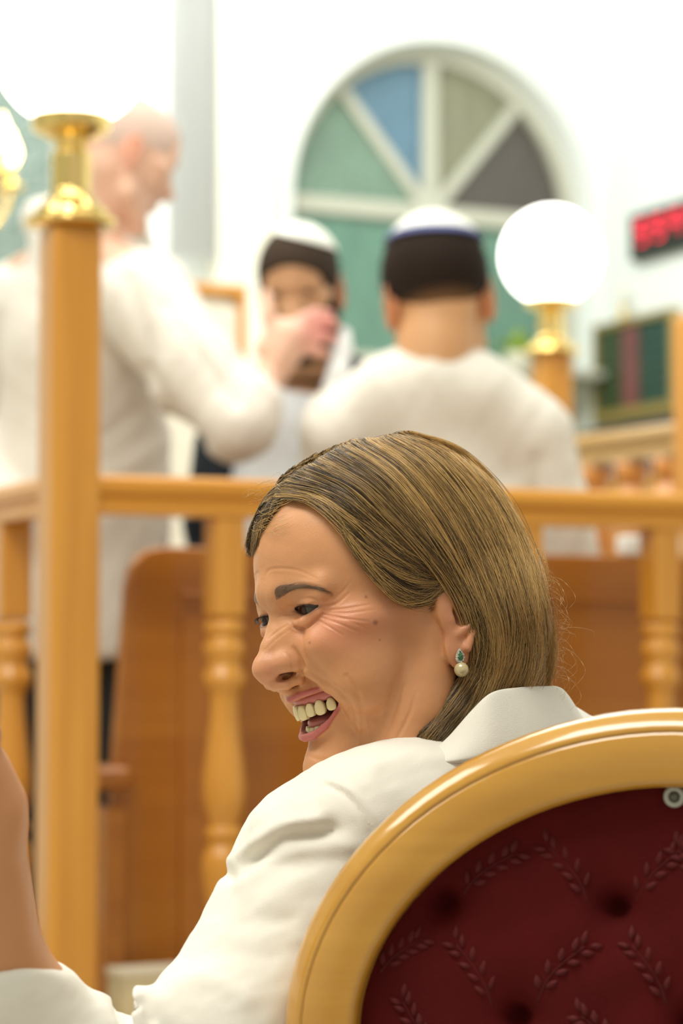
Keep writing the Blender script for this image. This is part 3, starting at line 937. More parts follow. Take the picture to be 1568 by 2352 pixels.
# dark lash line round the slit
xl = (Vm[:, 1] - 31.5); yl = (Vm[:, 2] - 29.6); Rr_ = (13.2 ** 2 + 3.7 ** 2) / 7.4
ln = np.maximum(np.hypot(xl, yl - (Rr_ - 3.7)) - Rr_, np.hypot(xl, yl + (Rr_ - 3.7)) - Rr_)
blend(.8 * np.exp(-(ln / 1.3) ** 2) * (V[:, 0] > 70) * (V[:, 0] < 100) * (Vm[:, 1] < 48), (.10, .045, .03))
Csk = np.clip(Csk, 0, 1)
WB_ = np.array([PX(1120, 2300, 1.97)[0], 1.95, 0.0])
woman = empty('person', WB_, 'laughing woman in an ivory jacket, long highlighted hair, seated before the red chair back', 'person')
M['skin'] = attr_mat('woman_skin', .42, sss=.12, bump=.12, bscale=900, spec=.45)


def loc(W): return np.asarray(W) - WB_


# forearm, hand, torso core joined as one continuous surface with the head
def arm_sdf(P):
    d = chain(P, [NB, (NB + SHL) / 2 + np.array([0, 0, -.02]), SHL, (SHL + ELB) / 2, ELB, FOR, WRI], [.05, .045, .048, .042, .036, .031, .0245], .012)
    d = smin(d, cap(P, NB, SHR, .05, .048), .03)
    return d


hand_d = (WRI - FOR) / np.linalg.norm(WRI - FOR)
side = np.cross(hand_d, FWD); side /= np.linalg.norm(side)
if side[0] < 0: side = -side
up_h = hand_d * .94 - RIGHT * .28; up_h /= np.linalg.norm(up_h)
palm = WRI + up_h * .05 + side * .0


def hand_sdf(P):
    d = cap(P, WRI, palm, .024, .030)
    d = smin(d, cap(P, WRI + side * .008 + hand_d * .018, palm + side * .012 - up_h * .012, .021, .020), .012)
    nrm = np.cross(side, up_h)
    for k, (o, L, r) in enumerate([(-.030, .062, .0082), (-.011, .074, .0088), (.009, .080, .0090), (.028, .070, .0088)]):
        b = palm + side * o + up_h * .022
        t = up_h * math.cos(.15 + .05 * k) + nrm * math.sin(.15 + .05 * k) + side * (o * 2.2)
        d = smin(d, chain(P, [b, b + t * L * .55, b + t * L * .55 + (t * .9 + nrm * .25) * L * .45], [r * 1.1, r, r * .85], .003), .006)
    th = -side * .6 + up_h * .55 + nrm * .45
    return smin(d, chain(P, [palm - side * .012 - up_h * .02, palm - side * .034 + nrm * .015, palm - side * .042 + nrm * .022 + th * .04], [.013, .0105, .009], .004), .010)


def body_core(P): return smin(arm_sdf(P), hand_sdf(P), .012)


V2, F2 = sdf_mesh(body_core, WRI * 0 + np.array([-.42, 1.38, .62]), np.array([.38, 2.25, 1.20]), .0032, margin=2.)
V2 = relax(V2, F2, 1)
C2 = np.tile(skin * np.array([1.0, 1.0, 1.02]), (len(V2), 1)) * (1 + .05 * fbm(V2, 12, 8))[:, None]
nv = len(V)
body = mesh_obj('body', np.vstack([loc(toW(V)), loc(V2)]), np.vstack([F, F2 + nv]), M['skin'], woman, col=np.vstack([Csk, np.clip(C2, 0, 1)]))

# ---- eyes
sclera_shaded = np.array([.10, .085, .075])  # sclera colour darkened, with the shade of lids and lashes painted in


def unsym_rigid(P, c): return P + (unsym(np.array([c]))[0] - c)

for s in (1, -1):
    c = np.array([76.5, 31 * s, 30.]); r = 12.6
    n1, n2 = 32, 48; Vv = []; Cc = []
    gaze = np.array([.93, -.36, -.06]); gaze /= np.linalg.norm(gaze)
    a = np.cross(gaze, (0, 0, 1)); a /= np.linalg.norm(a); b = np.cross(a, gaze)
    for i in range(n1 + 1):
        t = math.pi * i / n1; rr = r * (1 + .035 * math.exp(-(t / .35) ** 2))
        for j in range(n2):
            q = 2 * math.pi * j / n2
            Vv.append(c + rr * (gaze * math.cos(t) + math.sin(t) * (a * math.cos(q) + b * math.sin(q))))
            col = (.01, .008, .008) if t < .22 else ((.05, .022, .012) if t < .54 else ((.015, .01, .008) if t < .60 else sclera_shaded))
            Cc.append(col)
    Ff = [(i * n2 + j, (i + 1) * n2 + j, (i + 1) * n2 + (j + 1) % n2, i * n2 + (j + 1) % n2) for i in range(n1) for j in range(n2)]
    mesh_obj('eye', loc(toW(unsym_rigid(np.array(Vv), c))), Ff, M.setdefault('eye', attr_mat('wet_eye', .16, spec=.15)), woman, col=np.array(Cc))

# ---- mouth: gums, teeth, tongue
M['tooth'] = mat('ivory_tooth', (.78, .66, .36), .22, sss=.1, coat=.4)
M['gum'] = mat('pink_gum', (.52, .15, .13), .3, sss=.15, coat=.3)


def arch(l, f0, wdt, dep): return f0 - dep * (l / wdt) ** 2


gp = [(arch(l, 91.2, 26, 14), l, -38.6 + .003 * l * l) for l in np.linspace(-31, 31, 19)]
Vg, Fg = tube_mesh([(np.array(gp), [4.0] * 19)], 12)
mesh_obj('upper_gum', loc(toW(unsym(Vg))), Fg, M['gum'], woman)
gp = [(arch(l, 86, 24, 15), l, -68.5 + .012 * l * l) for l in np.linspace(-24, 24, 17)]
Vg, Fg = tube_mesh([(np.array(gp), [4.2] * 17)], 12)
mesh_obj('lower_gum', loc(toW(unsym(Vg))), Fg, M['gum'], woman)


def tooth(l, w, h, f, top, down=True):
    bm = bmesh.new()
    bmesh.ops.create_cube(bm, size=1.); bmesh.ops.subdivide_edges(bm, edges=bm.edges[:], cuts=5, use_grid_fill=True)
    for v in bm.verts:
        x, y, z = v.co * 2     # -1..1
        k = (1 - .5 * y * y) ** .5; kk = (1 - .5 * x * x) ** .5; kz = (1 - .42 * z * z) ** .5
        sx = 1 - .20 * (z if down else -z) * .5 - (.12 if (z if down else -z) > .6 else 0)
        v.co = Vector((y * 3.2 * kk * kz, x * w / 2 * sx * (1 - .30 * z ** 4) * 1.02, z * h / 2 * (1 - .12 * x * x)))
    me = bpy.data.meshes.new('t'); bm.to_mesh(me); bm.free()
    Vt = np.array([v.co[:] for v in me.vertices]); Ft = [tuple(p.vertices) for p in me.polygons]; bpy.data.meshes.remove(me)
    return Vt, Ft


for sgn in (-1, 1):
    x = 0.
    for k, (w, h) in enumerate([(8.6, 11.6), (6.9, 10.4), (7.8, 11.6), (7.0, 9.8), (6.8, 8.8), (7.6, 7)]):
        lc = (x + w * .44) * (1 if k < 5 else 1); x += w * (.96 if k < 2 else .90 if k < 4 else .74)
        fc = arch(lc, 94, 26, 14.5)
        ang = math.atan(2 * 14.5 * lc / 26 ** 2) * sgn
        Vt, Ft = tooth(0, w, h, 0, 0)
        ca, sa = math.cos(ang), math.sin(ang)
        Vt = np.stack([Vt[:, 0] * ca - Vt[:, 1] * sa, Vt[:, 0] * sa + Vt[:, 1] * ca, Vt[:, 2]], 1)
        bot = -53.2 + .0062 * lc * lc + (1.2 if k == 1 else 0)
        Vt += np.array([fc, lc * sgn, bot + h / 2]) + np.array([0, 0, 0])
        mesh_obj('upper_tooth', loc(toW(unsym(Vt))), Ft, M['tooth'], woman)
    x = 0.
    for k, (w, h) in enumerate([(5.6, 8.5), (6.0, 8.5), (6.4, 8)]):
        lc = x + w * .45; x += w * .86
        fc = arch(lc, 87.5, 23, 13)
        ang = math.atan(2 * 13 * lc / 23 ** 2) * sgn
        Vt, Ft = tooth(0, w, h, 0, 0, False)
        ca, sa = math.cos(ang), math.sin(ang)
        Vt = np.stack([Vt[:, 0] * ca - Vt[:, 1] * sa, Vt[:, 0] * sa + Vt[:, 1] * ca, Vt[:, 2]], 1)
        Vt += np.array([fc, lc * sgn, -61.5 + .010 * lc * lc - h / 2 + 1.5])
        mesh_obj('lower_tooth', loc(toW(unsym(Vt))), Ft, M['tooth'], woman)
tg = lambda P: smin(ell(P, (66, 0, -58), (22, 17, 7)), ell(P, (74, 0, -57), (12, 13, 5)), 4)
Vt, Ft = sdf_mesh(tg, (30, -25, -75), (100, 25, -40), 1.2)
mesh_obj('tongue', loc(toW(Vt)), Ft, M['gum'], woman)

# ---- hair
LOCK = [HL(1110, 1400, 66), HL(1112, 1500, 64), HL(1085, 1580, 60), HL(1035, 1640, 57), HL(985, 1700, 56), HL(935, 1760, 52)]


def hair_sdf(P):
    """volume of the hair, head mm, near side is +l"""
    Pm = mir(P)
    d = ell(Pm, (-10, 0, 50), (103, 80, 91))
    d = smin(d, ell(Pm, (24, 0, 66), (68, 62, 64)), 14)
    d = smin(d, ell(Pm, (-55, 0, 15), (76, 80, 88)), 22)
    d = smin(d, cap(Pm, (-62, 45, -10), (-66, 35, -66), 45, 30), 22)
    d = smin(d, cap(Pm, (-50, 60, 0), (-52, 55, -55), 24, 22), 18)
    # the lock in front of the shoulder (near side only)
    d = smin(d, chain(P, LOCK, [15, 15, 14, 13, 11, 9], 8), 12)
    return d


hl_px = [(752, 1150, 44), (778, 1180, 52), (800, 1230, 57), (838, 1292, 62), (880, 1345, 66), (925, 1380, 68), (975, 1386, 70), (1008, 1356, 72)]
hl = [tuple(HL(x, y, l)[[0, 2]]) for x, y, l in hl_px]
REG = [(120, 160), (95, 108), (78, 104)] + hl + [(-22, 30), (-34, 22), (-38, -5), (-34, -30), (-20, -60), (0, -84), (30, -110), (40, -150), (-200, -150), (-200, 160)]


def cap_sdf(P):
    return smax(hair_sdf(P) + 2.0, poly2d(P[:, 0], P[:, 2], REG), 3)


Vh, Fh = sdf_mesh(cap_sdf, (-150, -100, -145), (115, 105, 160), 2.2)
Vh = relax(Vh, Fh, 1)
ch_ = np.tile(np.array([.05, .031, .014]), (len(Vh), 1))
M['haircap'] = attr_mat('hair_under', .8, spec=.1)
hair = mesh_obj('hair', loc(toW(Vh)), Fh, M['haircap'], woman, col=ch_)


def shell_hit(px, py, off, sdf=hair_sdf, inner=0.):
    """march rays from the camera position to the hair surface (near side)"""
    D = (FWD[None] + RIGHT[None] * ((px - 784) / FPX)[:, None] + UP[None] * ((1176 - py) / FPX)[:, None])
    o = toH(C0); d = D @ HR.T * 1000.; dl = np.linalg.norm(d, axis=1); d /= dl[:, None]
    t = np.full(len(px), 1600.); best = np.full(len(px), 1e9); bt = t.copy()
    for _ in range(46):
        P = (o + d * t[:, None]).astype(np.float32); v = sdf(P) - off
        m = v < best; best = np.where(m, v, best); bt = np.where(m, t, bt)
        t = t + np.where(v > .05, np.maximum(v * .8, .3), 0)
    return o + d * bt[:, None]


def resample(g, n):
    q = smooth_prof(np.array(g, float), 6); s = np.r_[0, np.cumsum(np.hypot(*np.diff(q, axis=0).T))]
    return np.stack([np.interp(np.linspace(0, s[-1], n), s, q[:, i]) for i in range(2)], 1)


NP = 26
rsn = np.random.RandomState(11)


def family(guides, count, off0, off1, jit=3., lo=0., hi=None, taper=True):
    G = np.array([resample(g, NP) for g in guides]); k = len(G)
    u = np.sort(rsn.uniform(lo, (k - 1) if hi is None else hi, count)); i = np.minimum(u.astype(int), k - 2); f = (u - i)[:, None, None]
    Q = G[i] * (1 - f) + G[i + 1] * f
    # clumps: pull towards clump centres, slow wander
    cl = np.round(u * 16 + rsn.randn(count) * .25).astype(int)
    ph = rsn.rand(4000, 6)
    s = np.linspace(0, 1, NP)[None]
    for ax in range(2):
        Q[:, :, ax] += jit * 1.9 * np.sin(6.28 * (ph[cl, ax][:, None] + s * (.6 + ph[cl, 2][:, None]))) * s + rsn.randn(count, 1) * jit * (.35 + .5 * s) + jit * .8 * np.sin(6.28 * (rsn.rand(count, 1) + s * (1 + rsn.rand(count, 1)))) * s
    # feathered roots and tips
    s0 = rsn.rand(count, 1) ** 2 * .10; s1 = 1 - rsn.rand(count, 1) ** 2 * .10
    tt = (s0 + (s1 - s0) * np.linspace(0, 1, NP)[None]) * (NP - 1); i0 = np.minimum(tt.astype(int), NP - 2); fr = (tt - i0)[..., None]
    Q = np.take_along_axis(Q, i0[..., None].repeat(2, 2), 1) * (1 - fr) + np.take_along_axis(Q, i0[..., None].repeat(2, 2) + 1, 1) * fr
    off = off0 + (off1 - off0) * rsn.rand(count, 1) + 1.3 * np.sin(6.28 * (ph[cl, 3][:, None] + s))
    P = shell_hit(Q[:, :, 0].ravel().astype(np.float64), Q[:, :, 1].ravel().astype(np.float64), np.broadcast_to(off, (count, NP)).ravel())
    return P.reshape(count, NP, 3), u / (k - 1), cl


# temple and side hair swept back and tucked behind the ear
TK = [[(735, 1078), (800, 1112), (880, 1180), (960, 1250), (1030, 1318), (1062, 1372)],
      [(700, 1100), (790, 1135), (870, 1202), (950, 1268), (1018, 1318), (1052, 1358)],
      [(672, 1122), (740, 1128), (830, 1188), (920, 1262), (1000, 1315), (1046, 1350)],
      [(655, 1140), (715, 1140), (800, 1200), (890, 1275), (975, 1322), (1040, 1342)],
      [(655, 1156), (705, 1150), (780, 1205), (860, 1285), (940, 1335), (1034, 1340)],
      [(700, 1152), (748, 1158), (796, 1222), (860, 1305), (930, 1356), (985, 1362), (1032, 1336)],
      [(745, 1152), (776, 1190), (815, 1262), (868, 1326), (930, 1372), (985, 1372), (1030, 1334)],
      [(754, 1160), (782, 1208), (828, 1288), (880, 1346), (935, 1386), (985, 1380), (1026, 1334)]]
for g in TK[:5] :
    g[0] = (g[0][0] - 26, g[0][1] - 14)
fa = family(TK, 6200, .8, 3., 2.8)
# long hair from the part over the back of the head, down into the lock and the nape
LG = [[(730, 1082), (800, 1112), (880, 1180), (960, 1250), (1032, 1330), (1070, 1410), (1080, 1490), (1062, 1560), (1005, 1630), (915, 1740)],
      [(760, 1058), (840, 1110), (920, 1195), (992, 1280), (1052, 1365), (1088, 1450), (1095, 1520), (1070, 1580), (1015, 1648), (935, 1748)],
      [(800, 1035), (878, 1092), (955, 1180), (1025, 1278), (1080, 1380), (1108, 1465), (1108, 1530), (1082, 1595), (1035, 1660), (965, 1752)],
      [(838, 1017), (915, 1078), (992, 1172), (1058, 1278), (1108, 1385), (1130, 1470), (1126, 1540), (1100, 1605), (1055, 1668), (995, 1755)],
      [(868, 1006), (950, 1062), (1030, 1160), (1096, 1275), (1140, 1385), (1158, 1470), (1150, 1545), (1112, 1612), (1075, 1680), (1030, 1750)],
      [(895, 999), (982, 1050), (1068, 1150), (1132, 1270), (1172, 1385), (1188, 1475), (1172, 1550), (1140, 1620), (1100, 1680)],
      [(915, 996), (1010, 1042), (1100, 1145), (1164, 1268), (1202, 1385), (1216, 1478), (1200, 1560), (1150, 1640)],
      [(930, 993), (1035, 1036), (1130, 1138), (1194, 1264), (1230, 1385), (1244, 1480), (1230, 1560), (1190, 1620)],
      [(942, 992), (1055, 1032), (1152, 1130), (1216, 1255), (1252, 1380), (1266, 1480), (1256, 1555), (1215, 1610)]]
for g in LG[:4]: g[0] = (g[0][0] - 26, g[0][1] - 8)
fc = family(LG[:5], 6000, 1.5, 5.0, 3.8)
fd = family(LG[4:], 6000, 1.5, 5.0, 4.2)
fx = family(LG, 600, 4.5, 7.5, 10.)
fy = family(TK, 350, 2.5, 4.5, 7.)
# hair in front of the part: forehead silhouette
fe = family([[(708, 1098), (680, 1096), (640, 1118), (604, 1160), (584, 1210), (573, 1262)],
             [(740, 1070), (700, 1075), (655, 1102), (618, 1150), (592, 1205), (576, 1275)],
             [(735, 1105), (700, 1108), (660, 1135), (625, 1170), (604, 1200), (590, 1225)]], 1900, .2, 2.0, 3.2)
ff = family([[(700, 1095), (760, 1060), (840, 1020), (905, 1000), (960, 1005)], [(690, 1110), (735, 1085), (800, 1065), (870, 1060), (930, 1085)]], 2200, .2, 2.2, 4)
dark = np.array([.040, .025, .010]); mid = np.array([.20, .118, .042]); gold = np.array([.66, .42, .15])


def colours(u, cl, bias):
    ph = np.random.RandomState(5).rand(4000)
    v = np.clip(ph[cl] * .98 - .04 + rsn.randn(len(u)) * .24 + bias, 0, 1)
    v2 = np.clip((v - .5) * 2, 0, 1)[:, None]; v1 = np.clip(v * 2, 0, 1)[:, None]
    return (dark * (1 - v1) + mid * v1) * (1 - v2) + gold * v2


SP = []; SC = []; SR = []


def add(fm, bias, mirror=True, r=.16):
    P, u, cl = fm
    SP.append(P); SC.append(colours(u, cl, bias + .42 * (u - .5))); SR.append(np.full(len(P), r))
    if mirror:
        Q = P.copy(); Q[:, :, 1] *= -1; m = rsn.rand(len(P)) < .45
        SP.append(Q[m]); SC.append(SC[-1][m]); SR.append(np.full(m.sum(), r * 1.3))


add((fa[0], 1 - fa[1], fa[2]), -.16); add(fc, .06, False); add(fd, .34); add(fx, .30, False, .12); add(fy, .15, False, .12); add(fe, -.14, False); add(ff, .0, False)
m_ = fc[0].copy(); keep = rsn.rand(len(m_)) < .5; m_ = m_[keep]
# far side of the long hair mirrors the back family, tucked behind the far shoulder
Q = m_.copy(); Q[:, :, 1] *= -1; SP.append(Q); SC.append(colours(fc[1][keep], fc[2][keep], .1)); SR.append(np.full(len(Q), .2))
# flyaways
FL = []
for k in range(330):
    if k < 60:
        a = np.array([rsn.uniform(585, 650), rsn.uniform(1090, 1230)]); d0 = np.array([-1., rsn.uniform(-.7, .5)]); Lf = rsn.uniform(12, 42)
        g = [a + np.array([24, -10]), a, a + d0 * Lf * .5 + rsn.randn(2) * 3, a + d0 * Lf + np.array([0, rsn.uniform(0, 26)])]
    elif k < 300:
        a = np.array([rsn.uniform(1215, 1262), rsn.uniform(1300, 1560)]); Lf = 4 + 85 * rsn.rand() ** 2.2
        th_ = rsn.uniform(-.2, 1.2); cv_ = rsn.uniform(-.2, 1.6); g = [a + np.array([-12, -50]), a, a + Lf * .6 * np.array([math.cos(th_), math.sin(th_)]), a + Lf * 1.15 * np.array([math.cos(th_ + cv_ * .5), math.sin(th_ + cv_ * .5)]), a + Lf * 1.2 * np.array([math.cos(th_ + cv_), math.sin(th_ + cv_)])]
    else:
        a = np.array([rsn.uniform(1060, 1180), rsn.uniform(1620, 1660)]); Lf = rsn.uniform(20, 80)
        g = [a + np.array([10, -30]), a, a + np.array([-Lf * .6, 25]), a + np.array([-Lf * 1.3, 36])]
    FL.append(resample(g, NP))
FL = np.array(FL)
PF = shell_hit(FL[:, :, 0].ravel(), FL[:, :, 1].ravel(), np.full(FL.shape[0] * NP, 4.)).reshape(-1, NP, 3)
PF += np.cumsum(rsn.randn(*PF.shape) * .03, axis=1)
SP.append(PF); SC.append(np.tile(gold * .9, (len(PF), 1))); SR.append(np.full(len(PF), .1))
PS = np.concatenate(SP); CS = np.concatenate(SC); RS = np.concatenate(SR)


def hair_curves(name, PSw, Cs, Rs, m, parent):
    hc = bpy.data.hair_curves.new(name); k, n = PSw.shape[:2]
    hc.add_curves([n] * k)
    hc.attributes['position'].data.foreach_set('vector', PSw.astype(np.float32).ravel())
    ra_ = hc.attributes.get('radius') or hc.attributes.new('radius', 'FLOAT', 'POINT')
    rr = (np.repeat(Rs, n).reshape(k, n) * (1 - .6 * np.linspace(0, 1, n)[None] ** 3)) / 1000.
    ra_.data.foreach_set('value', rr.astype(np.float32).ravel())
    ca_ = hc.attributes.new('tint', 'FLOAT_COLOR', 'CURVE'); c4 = np.ones((k, 4), np.float32); c4[:, :3] = Cs
    ca_.data.foreach_set('color', c4.ravel())
    hc.materials.append(m)
    o = bpy.data.objects.new(name, hc); COL.objects.link(o); o.parent = parent; o['kind'] = 'stuff'
    return o


M['hair'] = attr_mat('hair_strand', .33, spec=.5)
M['hair'].node_tree.nodes['Principled BSDF'].inputs['Anisotropic'].default_value = .0
hair_curves('hair_strands', loc(toW(PS.reshape(-1, 3))).reshape(PS.shape), CS, RS, M['hair'], hair)

# eyebrows and lashes
bg = [[(632, 1372), (636, 1352), (662, 1344), (700, 1336)], [(636, 1378), (648, 1358), (690, 1346), (735, 1350)], [(650, 1366), (690, 1350), (735, 1354), (770, 1368)]]
B = []
G = np.array([resample(g, 40) for g in bg])
for k in range(420):
    u = rsn.uniform(0, 1.999); i = int(u); f = u - i; g = G[i] * (1 - f) + G[i + 1] * f
    a = rsn.randint(0, 31); B.append(g[np.linspace(a, a + 8, 6).astype(int)] + rsn.randn(1, 2) * 1.5 + np.linspace(0, 1, 6)[:, None] * np.array([0, -1.5]))
B = np.array(B)
PB = shell_hit(B[:, :, 0].ravel(), B[:, :, 1].ravel(), np.full(B.shape[0] * 6, .35), sdf=lambda P: face_sdf(P)).reshape(-1, 6, 3)
PBm = PB.copy(); PBm[:, :, 1] *= -1; PBm = unsym(PBm)
PB = np.concatenate([PB, PBm])
hair_curves('eyebrow', loc(toW(PB.reshape(-1, 3))).reshape(PB.shape), np.tile((.17, .10, .06), (len(PB), 1)), np.full(len(PB), .065), M['hair'], woman)
La_ = []
for s in (1, -1):
    for k in range(46):
        x = -12.5 + 25 * k / 45; yb_ = (math.sqrt(max(0, Rr_ ** 2 - x * x)) - (Rr_ - 3.7)); l_ = 31.5 + x
        f_ = 76.5 + math.sqrt(max(1, 14.6 ** 2 - x * x * .8))
        b = np.array([f_, l_, 29.6 + yb_ - .3]); dirn = np.array([1, .35 + .02 * x, -.05]); dirn /= np.linalg.norm(dirn)
        pts_ = [b + dirn * t * 3.4 + np.array([0, 0, 1]) * (-1.5 * t + 2.2 * t * t) for t in np.linspace(0, 1, 6)]
        La_.append(np.array(pts_) * np.array([1, s, 1]))
La_ = unsym(np.array(La_))
hair_curves('eyelashes', loc(toW(La_.reshape(-1, 3))).reshape(La_.shape), np.tile((.015, .01, .01), (len(La_), 1)), np.full(len(La_), .11), M['hair'], woman)

# ---- earring
def drop(n=36):
    pts = []
    for i in range(n):
        t = 2 * math.pi * i / n; r = 1.0
        x = math.sin(t) * math.sin(t / 2) ** 1.3; z = math.cos(t)
        pts.append((x * .9, z))
    return pts


for s in (1, -1):
    es = toW(np.array([-4.5, 81.5 * s, -31.0])); out = HR[1] * s
    f_ax = HR[0]; u_ax = HR[2] * .97 - HR[0] * .12
    er = bpy.data.objects.new('earring', None); COL.objects.link(er); er.parent = woman; er.location = loc(es)
    Dp = drop()
    V = []; F = []
    seg = 10
    path = [(x * 4.7, z * 4.7) for x, z in Dp]
    P3 = [(f_ax * x + u_ax * z) / 1000. for x, z in path] 
    Vt, Ft = tube_mesh([(np.array(P3 + [P3[0]]), [.0011] * (len(P3) + 1))], 8)
    mesh_obj('stone_halo', Vt, Ft, M.setdefault('silver', mat('pave_silver', (.80, .76, .68), .25, metal=.6, bump=1., bscale=1800)), er)
    V0 = [tuple((f_ax * x * .8 + u_ax * z * .8) / 1000. + out * .0006) for x, z in path]; cn = len(V0)
    V1 = V0 + [tuple(out * .0030)]
    mesh_obj('green_stone', V1, [(i, (i + 1) % cn, cn) for i in range(cn)], M.setdefault('emerald', mat('green_stone', (.03, .16, .05), .1, spec=.9)), er, False)
    for i in range(0, 36, 3):
        c = np.array(P3[i]) + out * .0008
        bm = bmesh.new(); bmesh.ops.create_icosphere(bm, subdivisions=1, radius=.0009, matrix=Matrix.Translation(c)); bm_obj('small_stone', bm, M['silver'], er)
    bm = bmesh.new(); bmesh.ops.create_uvsphere(bm, u_segments=32, v_segments=20, radius=.0056, matrix=Matrix.Translation(out * .001 + np.array([0, 0, -.0108]) + f_ax * -.0008))
    bm_obj('pearl', bm, M.setdefault('pearl', mat('golden_pearl', (.62, .52, .28), .22, metal=.15, coat=.8)), er, True)['label'] = 'golden pearl hanging under the green stone'

# ---- ivory jacket
UPB = PX(1120, 2190, 1.98)


def jacket_sdf(P):
    tb = PX(1130, 2350, 1.98)
    d = rot_ell(P, UPB, (.185, .115, .20), np.array([RIGHT * .95 + FWD * .30, -RIGHT * .30 + FWD * .95, [0, 0, 1]]))
    d = smin(d, cap(P, PX(1120, 1990, 1.98), np.array([UPB[0], 1.98, .50]), .14, .155), .05)
    d = smin(d, chain(P, [PX(722, 1972, 1.79), PX(830, 1908, 1.79), PX(940, 1880, 1.81), PX(1060, 1872, 1.85), PX(1280, 1870, 1.97), SHR], [.056, .054, .056, .060, .062, .05], .02), .015)
    # sleeve
    slv = chain(P, [PX(735, 2010, 1.79), PX(665, 2150, 1.755), PX(505, 2380, 1.70), ELB], [.062, .062, .056, .050], .01)
    d = smin(d, slv, .018)
    lo_s = chain(P, [ELB, PX(120, 2440, 1.665), PX(0, 2260, 1.645), PX(-22, 2150, 1.64)], [.050, .050, .044, .042], .01)
    d = smin(d, cap(P, PX(235, 2420, 1.66), PX(300, 2365, 1.665), .026, .030), .02)
    d = smin(d, lo_s, .014)
    # opening at the cuff
    ax = (FOR - ELB) / np.linalg.norm(FOR - ELB); cc = PX(38, 2268, 1.645)
    d = smax(d, np.where(P[:, 0] < PX(300, 2300, 1.65)[0], (P - PX(60, 2210, 1.645).astype(np.float32)) @ np.float32([-.05, 0, 1.]) + 10 * np.square(P[:, 0] - PX(55, 2216, 1.645)[0]), -1).astype(np.float32), .004)
    # puffed sleeve head and folds
    d = smin(d, chain(P, [PX(610, 1985, 1.76), PX(650, 1920, 1.75), PX(720, 1895, 1.755)], [.020, .024, .022], .01), .012)
    return d


def jfold(P):
    """fold relief, metres, evaluated in the projection of the seated pose"""
    q = proj(P); X, Y = q[:, 0].astype(np.float32), q[:, 1].astype(np.float32)
    h = np.zeros(len(P))
    for pts, w, a in [([(745, 1803), (790, 1822), (830, 1865), (855, 1920), (866, 1965)], 7, -.0030), ([(760, 1800), (806, 1820), (845, 1866), (868, 1925)], 9, .0022),
                      ([(530, 2010), (590, 1965), (650, 1922), (720, 1915), (760, 1905)], 17, -.007), ([(545, 1985), (600, 1935), (660, 1900), (730, 1888)], 22, .006),
                      ([(560, 2030), (640, 1975), (720, 1950), (800, 1945)], 26, .004), ([(620, 2060), (700, 2020), (790, 2010)], 34, .003),
                      ([(300, 2310), (330, 2300), (350, 2340)], 12, -.005), ([(270, 2300), (290, 2352)], 10, -.005), ([(400, 2260), (480, 2250), (560, 2290)], 26, .003), ([(430, 2200), (520, 2180), (620, 2200)], 26, -.002),
                      ([(860, 1760), (960, 1735), (1080, 1745)], 30, .003), ([(560, 2120), (660, 2110)], 22, -.0015)]:
        d = polyline_dist(X, Y, [tuple(k) for k in smooth_prof(np.array(pts, float), 4)]); h += a * np.exp(-(d / w) ** 2)
    return h


Vj, Fj = sdf_mesh(jacket_sdf, (-.34, 1.50, .50), (.42, 2.32, 1.12), .0027, margin=2.)
Vj, Fj = largest(Vj, Fj); Vj = relax(Vj, Fj, 2)
Nj = vnormals(Vj, Fj)
if ((Vj - Vj.mean(0)) * Nj).sum() < 0: Fj = Fj[:, ::-1]; Nj = -Nj
near = np.clip((1.97 - Vj[:, 1]) / .06, 0, 1)
Vj = Vj + Nj * (jfold(Vj) * near + .0012 * fbm(Vj * np.array([1, 1, 1.6]), 9, 2) + .0005 * fbm(Vj, 34, 4))[:, None]
M['jacket'] = mat('ivory_crepe', (.86, .83, .73), .75, sheen=.25, bump=.25, bscale=1400, sss=.0)
jk = mesh_obj('jacket', loc(Vj), Fj, M['jacket'], woman)
# collar: a band standing round the back of the neck and rolled outwards
ctop = np.array([(985, 1730), (1030, 1690), (1080, 1632), (1128, 1588), (1190, 1576), (1245, 1573), (1288, 1577), (1318, 1618), (1345, 1668), (1362, 1720)], float)
cbot = np.array([(985, 1752), (1040, 1748), (1100, 1738), (1150, 1730), (1205, 1728), (1262, 1732), (1315, 1745), (1352, 1765), (1385, 1790), (1400, 1820)], float)
ctd = [1.795, 1.80, 1.803, 1.81, 1.835, 1.865, 1.90, 1.94, 1.98, 2.02]
cbd = [1.785, 1.785, 1.79, 1.80, 1.82, 1.85, 1.885, 1.925, 1.97, 2.01]
Tt = smooth_prof(np.array([PX(x, y, d) for (x, y), d in zip(ctop, ctd)]), 6); Bt = smooth_prof(np.array([PX(x, y, d) for (x, y), d in zip(cbot, cbd)]), 6)
V = []; F = []; cen = PX(1150, 1640, 1.97)
for t_, b_ in zip(Tt, Bt):
    o = t_ - cen; o[2] = 0; o /= np.linalg.norm(o); dn_ = b_ - t_
    V += [t_ + dn_ * 1.15 - o * .006, t_ + dn_ * .5 - o * .003, t_ + dn_ * .06 - o * .002, t_ + o * .0, t_ + dn_ * .05 + o * .0022, t_ + dn_ * .35 + o * .006, t_ + dn_ * .75 + o * .010, t_ + dn_ * 1.0 + o * .010, t_ + dn_ * 1.06 + o * .007, t_ + dn_ * 1.12 + o * .0]
k = 10
for i in range(len(Tt) - 1):
    for q in range(k): F.append((i * k + q, i * k + (q + 1) % k, (i + 1) * k + (q + 1) % k, (i + 1) * k + q))
F.append(tuple(range(k))[::-1]); F.append(tuple((len(Tt) - 1) * k + q for q in range(k)))
co = mesh_obj('collar', loc(V), F, M['jacket'], jk)
sb = co.modifiers.new('smooth', 'SUBSURF'); sb.levels = 2; sb.render_levels = 2
# trousers, hidden behind the chair
hip = np.array([UPB[0], 2.0, .60])


